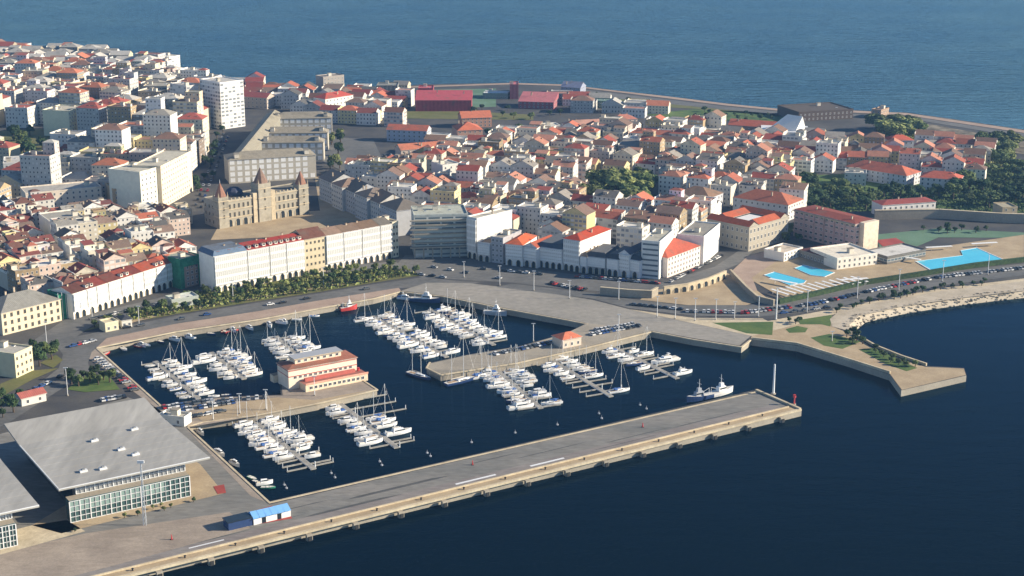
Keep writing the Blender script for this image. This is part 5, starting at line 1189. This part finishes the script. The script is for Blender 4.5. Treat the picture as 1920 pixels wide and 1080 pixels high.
for (dist_, x, y, a2, w, dd, h, kd) in cells:
    blk = (kd == 'west' and h > 13) or (kd == 'old' and random.random() < .16)
    if blk and kd == 'old': h = random.uniform(12, 18)
    wn, wc = random.choice(WALLC + ([('cream', '#d8c8a0'), ('cream', '#cdbd98'), ('beige', '#b8a98c'), ('brown', '#8d7a68')] if kd == 'west' else [])); rn, rc = random.choice(ROOFC[kd])
    k_ = random.random()
    if blk: rt = 'flat' if k_ < .62 else 'hip'
    else: rt = 'gable' if k_ < .36 else ('gabley' if k_ < .6 else ('hip' if k_ < .76 else ('shed' if k_ < .83 else 'flat')))
    if rt == 'flat' and kd != 'west': rn, rc = 'pale', random.choice(('#c9c4b9', '#b5b0a6', '#a7735e'))
    lw = mute(lin(wc), .8); jit = random.uniform(.66, 1.05); lw = tuple(c_ * jit for c_ in lw); jr = random.uniform(.8, 1.2); lr = tuple(c_ * jr for c_ in mute(lin(rc), .78))
    wm = wallmesh(w, dd, h, lw, 'wall' if random.random() < .8 else 'gallery', 2.9, 3.0, True, sides=random.choice(['fb', 'fbr', 'fblr', 'flr']), x0=-w / 2, y0=-dd / 2)
    rm_ = roofmesh(w, dd, h, rt, lr, lw, x0=-w / 2, y0=-dd / 2, oh=.3)
    if random.random() < .65: rm_.box(-w / 2 - .15, -w / 2 + .25, -dd / 2 - .1, dd / 2 + .1, h - .2, h + (1.5 if rt != 'gabley' else .5), 'roof', random.choice((lw, lin('#e6e2d8'))))
    cat = 'apartment block' if blk else 'house'
    if (blk and na >= 280) or (not blk and nh >= 285 - 20) :
        addxf(far_m, wm, x, y, a2); addxf(far_m, rm_, x, y, a2); continue
    if blk: na += 1
    else: nh += 1
    root = empty('apartment_block' if blk else 'town_house', (x, y, 3), a2, None, cat, 'apartment blocks of the left town' if blk else 'houses of the old town')
    wm.build('wall', root); rf = rm_.build('roof', root)
    if random.random() < .42:                       # a higher or lower wing built against the back
        w2, d2, h2 = w * random.uniform(.35, .6), dd * random.uniform(.4, .6), h * random.uniform(1.08, 1.32); x2 = random.choice((-w / 2 + .1, w / 2 - w2 - .1)); y2 = dd / 2 - d2 + .05
        wg = wallmesh(w2, d2, h2, tuple(c_ * random.uniform(.85, 1.1) for c_ in lw), 'wall', 2.9, 3.0, True, sides='flr', x0=x2, y0=y2).build('wing', root)
        roofmesh(w2, d2, h2, random.choice(('flat', 'shed', 'hip')), mute(lin(random.choice(ROOFC[kd])[1]), .7), lw, x0=x2, y0=y2, oh=.2).build('roof', wg)
    nchim = random.choice((2, 2, 3, 4))
    for c_ in range(nchim):
        fx, fy = random.uniform(-.38, .38) * w, random.uniform(-.3, .3) * dd
        if rt == 'flat': inst(('roof_hut', 'skylight')[c_ % 2], (HTM, SKM)[c_ % 2], rf, (fx, fy, h + .25))
        else:
            j_ = random.random(); zz = h + .1 * min(w, dd)
            if j_ < .55: inst('chimney', CHM, rf, (fx, fy, zz + .7))
            elif j_ < .8: inst('dormer', DMM, rf, (fx, -dd * .28, h + .7))
            else: inst('roof_terrace', HTM, rf, (fx, fy, h + .6), scale=(.9, .8, .75))
    desc = '%s %s with %s %s' % (wn, 'block' if blk else ('tall house' if h > 13 else 'house'), rn + (' flat' if rt == 'flat' else (' hipped' if rt == 'hip' else (' sloping' if rt == 'shed' else ' gabled'))), 'roof')
    lab.append((root, desc, Vector((x, y, 3))))
placelabels(lab)
print('houses', nh, 'blocks', na, 'far faces', len(far_m.f))
if far_m.f: tag(far_m.build('distant_town_houses'), kind='stuff', label='distant mass of small houses toward the far shore')

# ------------------------------------------------------------------ trees
def crown_mesh(seed, leaf, n=900, lumps=9, flat=1.0):
    rnd = random.Random(seed); m = MB()
    L_ = [(0, 0, 0, .62)] + [(rnd.uniform(-.55, .55), rnd.uniform(-.55, .55), rnd.uniform(-.35, .45), rnd.uniform(.25, .45)) for _ in range(lumps)]
    for k in range(n):
        c_ = rnd.choice(L_); th = rnd.uniform(0, 2 * math.pi); ph = math.acos(rnd.uniform(-.75, 1)); r_ = c_[3] * rnd.uniform(.72, 1.08)
        p = Vector((c_[0] + r_ * math.sin(ph) * math.cos(th), c_[1] + r_ * math.sin(ph) * math.sin(th), (c_[2] + r_ * math.cos(ph)) * .85 * flat))
        s_ = rnd.uniform(.08, .15); nrm = Vector((math.sin(ph) * math.cos(th), math.sin(ph) * math.sin(th), math.cos(ph) + .3)) + Vector((rnd.uniform(-.7, .7), rnd.uniform(-.7, .7), rnd.uniform(-.5, .7)))
        u_ = nrm.orthogonal().normalized(); v_ = nrm.normalized().cross(u_)
        m.face([tuple(p + u_ * s_ * a + v_ * s_ * b * .8) for a, b in ((-1, -.6), (.2, -1), (1, .5), (-.3, 1))], leaf)
    me = m.mesh('crown'); return me
CR = {}
for i in range(4):
    for lf in ('leaf_dark', 'leaf_mid', 'leaf_olive'): CR[lf, i] = crown_mesh(i * 7 + hash(lf) % 1 + 1, lf)
TK = MB(); TK.tube((0, 0, -.2), (0.02, 0, .45), .07, .045, 'bark', 7); TK.tube((0.02, 0, .42), (.2, .1, .75), .04, .015, 'bark', 5); TK.tube((0.02, 0, .42), (-.18, -.06, .7), .035, .015, 'bark', 5); TK.tube((0.02, 0, .42), (0, .16, .8), .035, .01, 'bark', 5); TKM = TK.mesh('trunk')
tl = []
def tree(p, h, lf, grp, wide=1.0, desc=None):
    root = empty('tree', p, random.uniform(0, 6.28), None, 'tree', grp); rw = h * .44 * wide
    inst('trunk', TKM, root, scale=(h, h, h)); inst('crown', CR[lf, random.randrange(4)], root, (0, 0, h * .60), random.uniform(0, 6), (rw, rw * random.uniform(.85, 1.1), h * .46))
    d_ = {'leaf_dark': 'dark green', 'leaf_mid': 'mid green', 'leaf_olive': 'pale olive'}[lf] + (' tall' if h > 9 else ' small') + ' tree'
    tl.append((root, d_, Vector((p[0], p[1], 3))))
def scatter(px, n, h0, h1, lfs, grp, mind=4.0, wide=1.0, desc=None):
    poly = W_(px); xs = [p[0] for p in poly]; ys = [p[1] for p in poly]; got = []; tries = 0
    while len(got) < n and tries < n * 60:
        tries += 1; x, y = random.uniform(min(xs), max(xs)), random.uniform(min(ys), max(ys))
        if not inpoly((x, y), poly) or any((x - a) ** 2 + (y - b) ** 2 < mind ** 2 for a, b in got) or any(inpoly((x, y), f) for f in FOOT): continue
        got.append((x, y)); tree(Vector((x, y, 3)), random.uniform(h0, h1), random.choice(lfs), grp, wide)
GD = 'trees of the seafront gardens'
scatter([(150, 622), (250, 588), (370, 548), (560, 516), (740, 502), (785, 515), (700, 529), (600, 546), (480, 563), (330, 588), (180, 614)], 92, 3.6, 6.6, ['leaf_dark', 'leaf_mid', 'leaf_mid', 'leaf_olive', 'leaf_olive'], GD, 5.2, 1.0)
scatter([(1490, 345), (1560, 350), (1640, 372), (1650, 395), (1560, 395), (1500, 392)], 20, 8, 12, ['leaf_dark', 'leaf_mid'], 'trees of the wooded slope', 7.5, 1.5)
scatter([(1760, 350), (1830, 322), (1960, 310), (1980, 395), (1860, 392), (1770, 382)], 32, 8, 13, ['leaf_dark', 'leaf_mid', 'leaf_mid'], 'trees of the wooded slope', 8, 1.4)
scatter([(1650, 360), (1760, 366), (1760, 376), (1650, 372)], 10, 8, 11, ['leaf_dark'], 'trees of the wooded slope', 6)
scatter([(1104, 352), (1210, 345), (1225, 392), (1180, 398), (1110, 386)], 18, 14, 19, ['leaf_mid', 'leaf_olive', 'leaf_olive'], 'big trees in the middle of the old town', 7.5, 1.4)
scatter([(1640, 244), (1715, 240), (1730, 262), (1655, 262)], 14, 12, 16, ['leaf_olive', 'leaf_mid'], 'big pale trees beside the fort', 8, 1.6)
scatter([(1845, 268), (1900, 275), (1905, 310), (1850, 318)], 14, 11, 15, ['leaf_olive', 'leaf_mid'], 'trees on the right hillside', 7, 1.6)
scatter([(0, 250), (105, 245), (140, 300), (0, 308)], 16, 9, 14, ['leaf_dark', 'leaf_mid'], 'trees of the left park', 8, 1.1)
scatter([(600, 258), (640, 258), (645, 320), (605, 320)], 12, 7, 11, ['leaf_dark', 'leaf_olive'], 'trees beside the barracks', 7)
scatter([(905, 250), (1010, 248), (1000, 270), (910, 272)], 10, 7, 10, ['leaf_dark', 'leaf_mid'], 'trees by the brick school', 8)
scatter([(1290, 213), (1500, 219), (1480, 232), (1300, 228)], 18, 4, 6, ['leaf_dark'], 'low trees on the shore lawn', 8)
scatter([(60, 655), (100, 655), (105, 680), (75, 690)], 7, 6, 9, ['leaf_dark', 'leaf_mid'], 'trees around the roundabout', 5)
scatter([(130, 712), (185, 705), (210, 718), (185, 726), (130, 724)], 10, 5, 7.5, ['leaf_dark', 'leaf_mid'], 'trees of the traffic island', 4.5)
scatter([(0, 750), (40, 748), (30, 775), (0, 785)], 6, 5, 7, ['leaf_dark'], 'trees at the left edge road', 5)
scatter([(1480, 603), (1505, 601), (1500, 612), (1480, 610)], 3, 3, 4, ['leaf_dark'], 'shrubby trees of the garden point', 3)
scatter([(1585, 622), (1605, 632), (1620, 645), (1600, 648), (1585, 635)], 6, 4, 6, ['leaf_dark'], 'shrubby trees of the garden point', 4)
scatter([(1640, 655), (1720, 688), (1700, 694), (1625, 660)], 10, 2.5, 4, ['leaf_dark', 'leaf_mid'], 'shrubby trees of the garden point', 3.5, 1.2)
scatter([(1560, 582), (1640, 564), (1760, 541), (1850, 530), (1850, 535), (1760, 547), (1640, 570), (1565, 588)], 26, 3, 5, ['leaf_dark'], 'trees between the coast road and the beach', 4)
scatter([(1730, 432), (1850, 430), (1850, 438), (1740, 440)], 8, 4, 6, ['leaf_dark'], 'trees above the big pool', 5)
scatter([(1345, 395), (1400, 300), (1320, 240), (1370, 262), (1500, 320)], 12, 5, 8, ['leaf_dark', 'leaf_mid'], 'trees between old town houses', 9)
scatter([(1462, 455), (1490, 430), (1500, 455), (1470, 462)], 6, 5, 8, ['leaf_olive', 'leaf_dark'], 'trees between palace and hotel', 5)
scatter([(360, 330), (400, 270), (425, 225), (430, 245), (400, 340), (370, 395)], 14, 6, 9, ['leaf_dark'], 'street trees in the dark avenue', 7)
scatter([(1060, 172), (1250, 195), (1360, 207), (1340, 213), (1060, 190)], 12, 4, 7, ['leaf_mid', 'leaf_dark'], 'trees of the far headland', 10, 1.2)
scatter([(880, 205), (1060, 206), (1050, 225), (890, 222)], 9, 5, 8, ['leaf_mid', 'leaf_dark'], 'trees of the far headland', 9, 1.2)
scatter([(130, 990), (380, 930), (385, 940), (140, 1000)], 8, 1.6, 2.4, ['leaf_dark', 'leaf_olive'], 'shrubby trees in front of the terminal', 3)
placelabels(tl)
def undergrowth(name, px, n, h0, h1, lf, label):
    poly = W_(px); xs = [p[0] for p in poly]; ys = [p[1] for p in poly]; m = MB(); k = 0
    while k < n:
        x, y = random.uniform(min(xs), max(xs)), random.uniform(min(ys), max(ys))
        if not inpoly((x, y), poly): continue
        k += 1
        if any(inpoly((x, y), f) for f in FOOT): continue
        zz = random.uniform(h0, h1) * (.5 + .5 * math.sin(x * .31) * math.sin(y * .27)) + 3.3; s_ = random.uniform(.5, 1.1)
        a = Vector((random.uniform(-1, 1), random.uniform(-1, 1), random.uniform(-.4, .4))).normalized() * s_; b_ = Vector((random.uniform(-.6, .6), random.uniform(-.6, .6), random.uniform(.2, 1))).normalized() * s_; p = Vector((x, y, zz))
        m.face([tuple(p - a), tuple(p - b_ * .8), tuple(p + a), tuple(p + b_)], lf)
    tag(m.build(name), kind='stuff', label=label)
undergrowth('undergrowth', [(1500, 350), (1650, 358), (1740, 368), (1840, 322), (1980, 310), (1990, 400), (1760, 398), (1500, 398)], 7000, .5, 3.5, 'leaf_dark', 'dark undergrowth covering the wooded slope')
undergrowth('undergrowth', [(1104, 352), (1210, 345), (1228, 394), (1110, 388)], 2500, 1, 6, 'leaf_mid', 'undergrowth below the big old town trees')
undergrowth('shrubbery', [(150, 622), (250, 588), (370, 548), (560, 516), (740, 502), (785, 515), (700, 529), (600, 546), (480, 563), (330, 588), (180, 614)], 3200, .2, 1.4, 'leaf_olive', 'low shrubbery of the seafront gardens')
undergrowth('shrubbery', [(1645, 244), (1715, 238), (1735, 262), (1655, 266)], 2500, 1, 6, 'leaf_olive', 'pale scrub beside the fort')
undergrowth('shrubbery', [(1845, 268), (1900, 275), (1905, 312), (1850, 318)], 1800, 1, 5, 'leaf_olive', 'pale scrub on the right hillside')
print('trees', len(tl))

# ------------------------------------------------------------------ cars
CARS = {}
def car_proto(nm):
    root = empty('parked_car', (0, 0, -500)); mt = CARC[nm]; MT[nm + 'car'] = mt
    m = MB(); m.solid([(-2.1, -.88, .3), (2.1, -.85, .3), (2.1, .85, .3), (-2.1, .88, .3), (-2.1, -.85, .95), (2.05, -.8, .78), (2.05, .8, .78), (-2.1, .85, .95)], mt)
    m.solid([(-1.15, -.66, 1.4), (.35, -.66, 1.4), (.35, .66, 1.4), (-1.15, .66, 1.4), (-1.05, -.6, 1.46), (.25, -.6, 1.46), (.25, .6, 1.46), (-1.05, .6, 1.46)], mt); m.build('body', root)
    m = MB(); m.solid([(-1.75, -.76, .9), (1.05, -.76, .86), (1.05, .76, .86), (-1.75, .76, .9), (-1.2, -.62, 1.4), (.4, -.62, 1.4), (.4, .62, 1.4), (-1.2, .62, 1.4)], 'glass'); m.build('window_glass', root)
    for i in (-1.3, 1.3):
        for j in (-.8, .8):
            m = MB(); m.tube((0, -.1, 0), (0, .1, 0), .33, .33, 'black', 8); m.face([(.33 * math.cos(R(45 * k)), -.1, .33 * math.sin(R(45 * k))) for k in range(8)], 'black'); m.build('wheel', root, (i, j, .33))
    kidreg(root); CARS[nm] = root
for nm in CARC: car_proto(nm)
usedc = set(); cl = []
def car(p, rz, grp):
    nm = random.choice(['white', 'silver', 'black', 'grey', 'white', 'silver', 'blue', 'red', 'grey', 'black']); o = CARS[nm]
    if nm in usedc: o = copy_tree(o)
    usedc.add(nm); o.location = p; o.rotation_euler = (0, 0, rz); o['category'] = 'car'; o['group'] = grp
    cl.append((o, nm + ' parked car', Vector(p)))
def carline(p0, p1, n, perp, grp, skip=.12, zz=3.15):
    a, b = G(*p0), G(*p1); d_ = b - a; ang = math.atan2(d_.y, d_.x) + (R(90) if perp else 0)
    for i in range(n):
        if random.random() < skip: continue
        p = a + d_ * ((i + .5) / n) ; car((p.x + random.uniform(-.2, .2), p.y + random.uniform(-.2, .2), zz), ang + random.uniform(-.04, .04) + (math.pi if random.random() < .4 else 0), grp)
random.seed(21)
CG = 'cars parked along the coast road'
carline((1395, 588), (1530, 571), 17, True, CG); carline((1530, 571), (1640, 545), 17, True, CG); carline((1640, 545), (1760, 521), 20, True, CG); carline((1760, 521), (1930, 503), 26, True, CG)
carline((1285, 585), (1395, 588), 14, True, CG); carline((1180, 572), (1280, 582), 8, False, CG); carline((1440, 592), (1560, 577), 6, False, CG)
MG = 'cars parked on the yacht club mole'
carline((305, 766), (400, 752), 12, True, MG, zz=3.05); carline((310, 775), (440, 755), 15, True, MG, zz=3.05); carline((345, 786), (420, 772), 8, False, MG, zz=3.05); carline((410, 752), (505, 746), 6, True, MG, zz=3.05)
MC = 'cars parked on the central mole'
carline((925, 666), (1045, 642), 15, True, MC, zz=3.12); carline((1100, 630), (1200, 612), 16, True, MC, zz=3.12); carline((1115, 621), (1190, 609), 10, True, MC, zz=3.12)
OG = 'cars in front of the old town'
carline((1080, 520), (1235, 533), 18, False, OG); carline((1255, 531), (1355, 480), 18, False, OG); carline((900, 505), (1060, 520), 12, False, OG, .4); carline((800, 500), (950, 525), 5, False, OG, .3); carline((1030, 532), (1100, 545), 9, True, OG)
AG = 'cars on the harbour avenue'
carline((200, 622), (720, 538), 22, False, AG, .45); carline((130, 652), (180, 640), 4, False, AG, .2); carline((170, 600), (330, 565), 20, False, AG, .2); carline((60, 735), (130, 700), 6, False, AG, .3); carline((780, 515), (860, 525), 4, False, AG, .3)
QG = 'cars parked along the quay left of the marina'
carline((178, 668), (255, 735), 15, True, QG, .2); carline((190, 752), (235, 745), 8, True, QG, .1)
SG = 'cars in the back streets of the town'
carline((365, 390), (420, 250), 18, False, SG, .1); carline((375, 395), (428, 255), 16, False, SG, .1); carline((1660, 408), (1860, 405), 22, True, SG, .3); carline((650, 300), (760, 290), 10, True, SG, .3)
placelabels(cl)
print('cars', len(cl), 'objects', len(bpy.data.objects))

# ------------------------------------------------------------------ air
m = MB(); m.box(-1500, 1500, -60, 6500, -7, 262, 'white'); o = m.build('haze'); tag(o, kind='stuff')
hm = bpy.data.materials.new('air'); hm.use_nodes = True; n = hm.node_tree.nodes; n.clear(); ho = n.new("ShaderNodeOutputMaterial"); pv = n.new("ShaderNodeVolumePrincipled")
pv.inputs['Color'].default_value = (0.26, 0.54, 1.0, 1); pv.inputs['Density'].default_value = 0.000075; pv.inputs['Anisotropy'].default_value = 0.2
hm.node_tree.links.new(pv.outputs[0], ho.inputs['Volume']); o.data.materials.clear(); o.data.materials.append(hm)

for o in col.objects:
    if 'label' in o:
        t = str(o['label']).split()
        import re as _re
        cnt_ = lambda: len(_re.findall(r"\w+", ' '.join(t)))
        while cnt_() > 16 and 'the' in t[1:]: t.pop(len(t) - 1 - t[::-1].index('the'))
        while cnt_() > 16 and 'with' in t: t.remove('with')
        o['label'] = ' '.join(t)
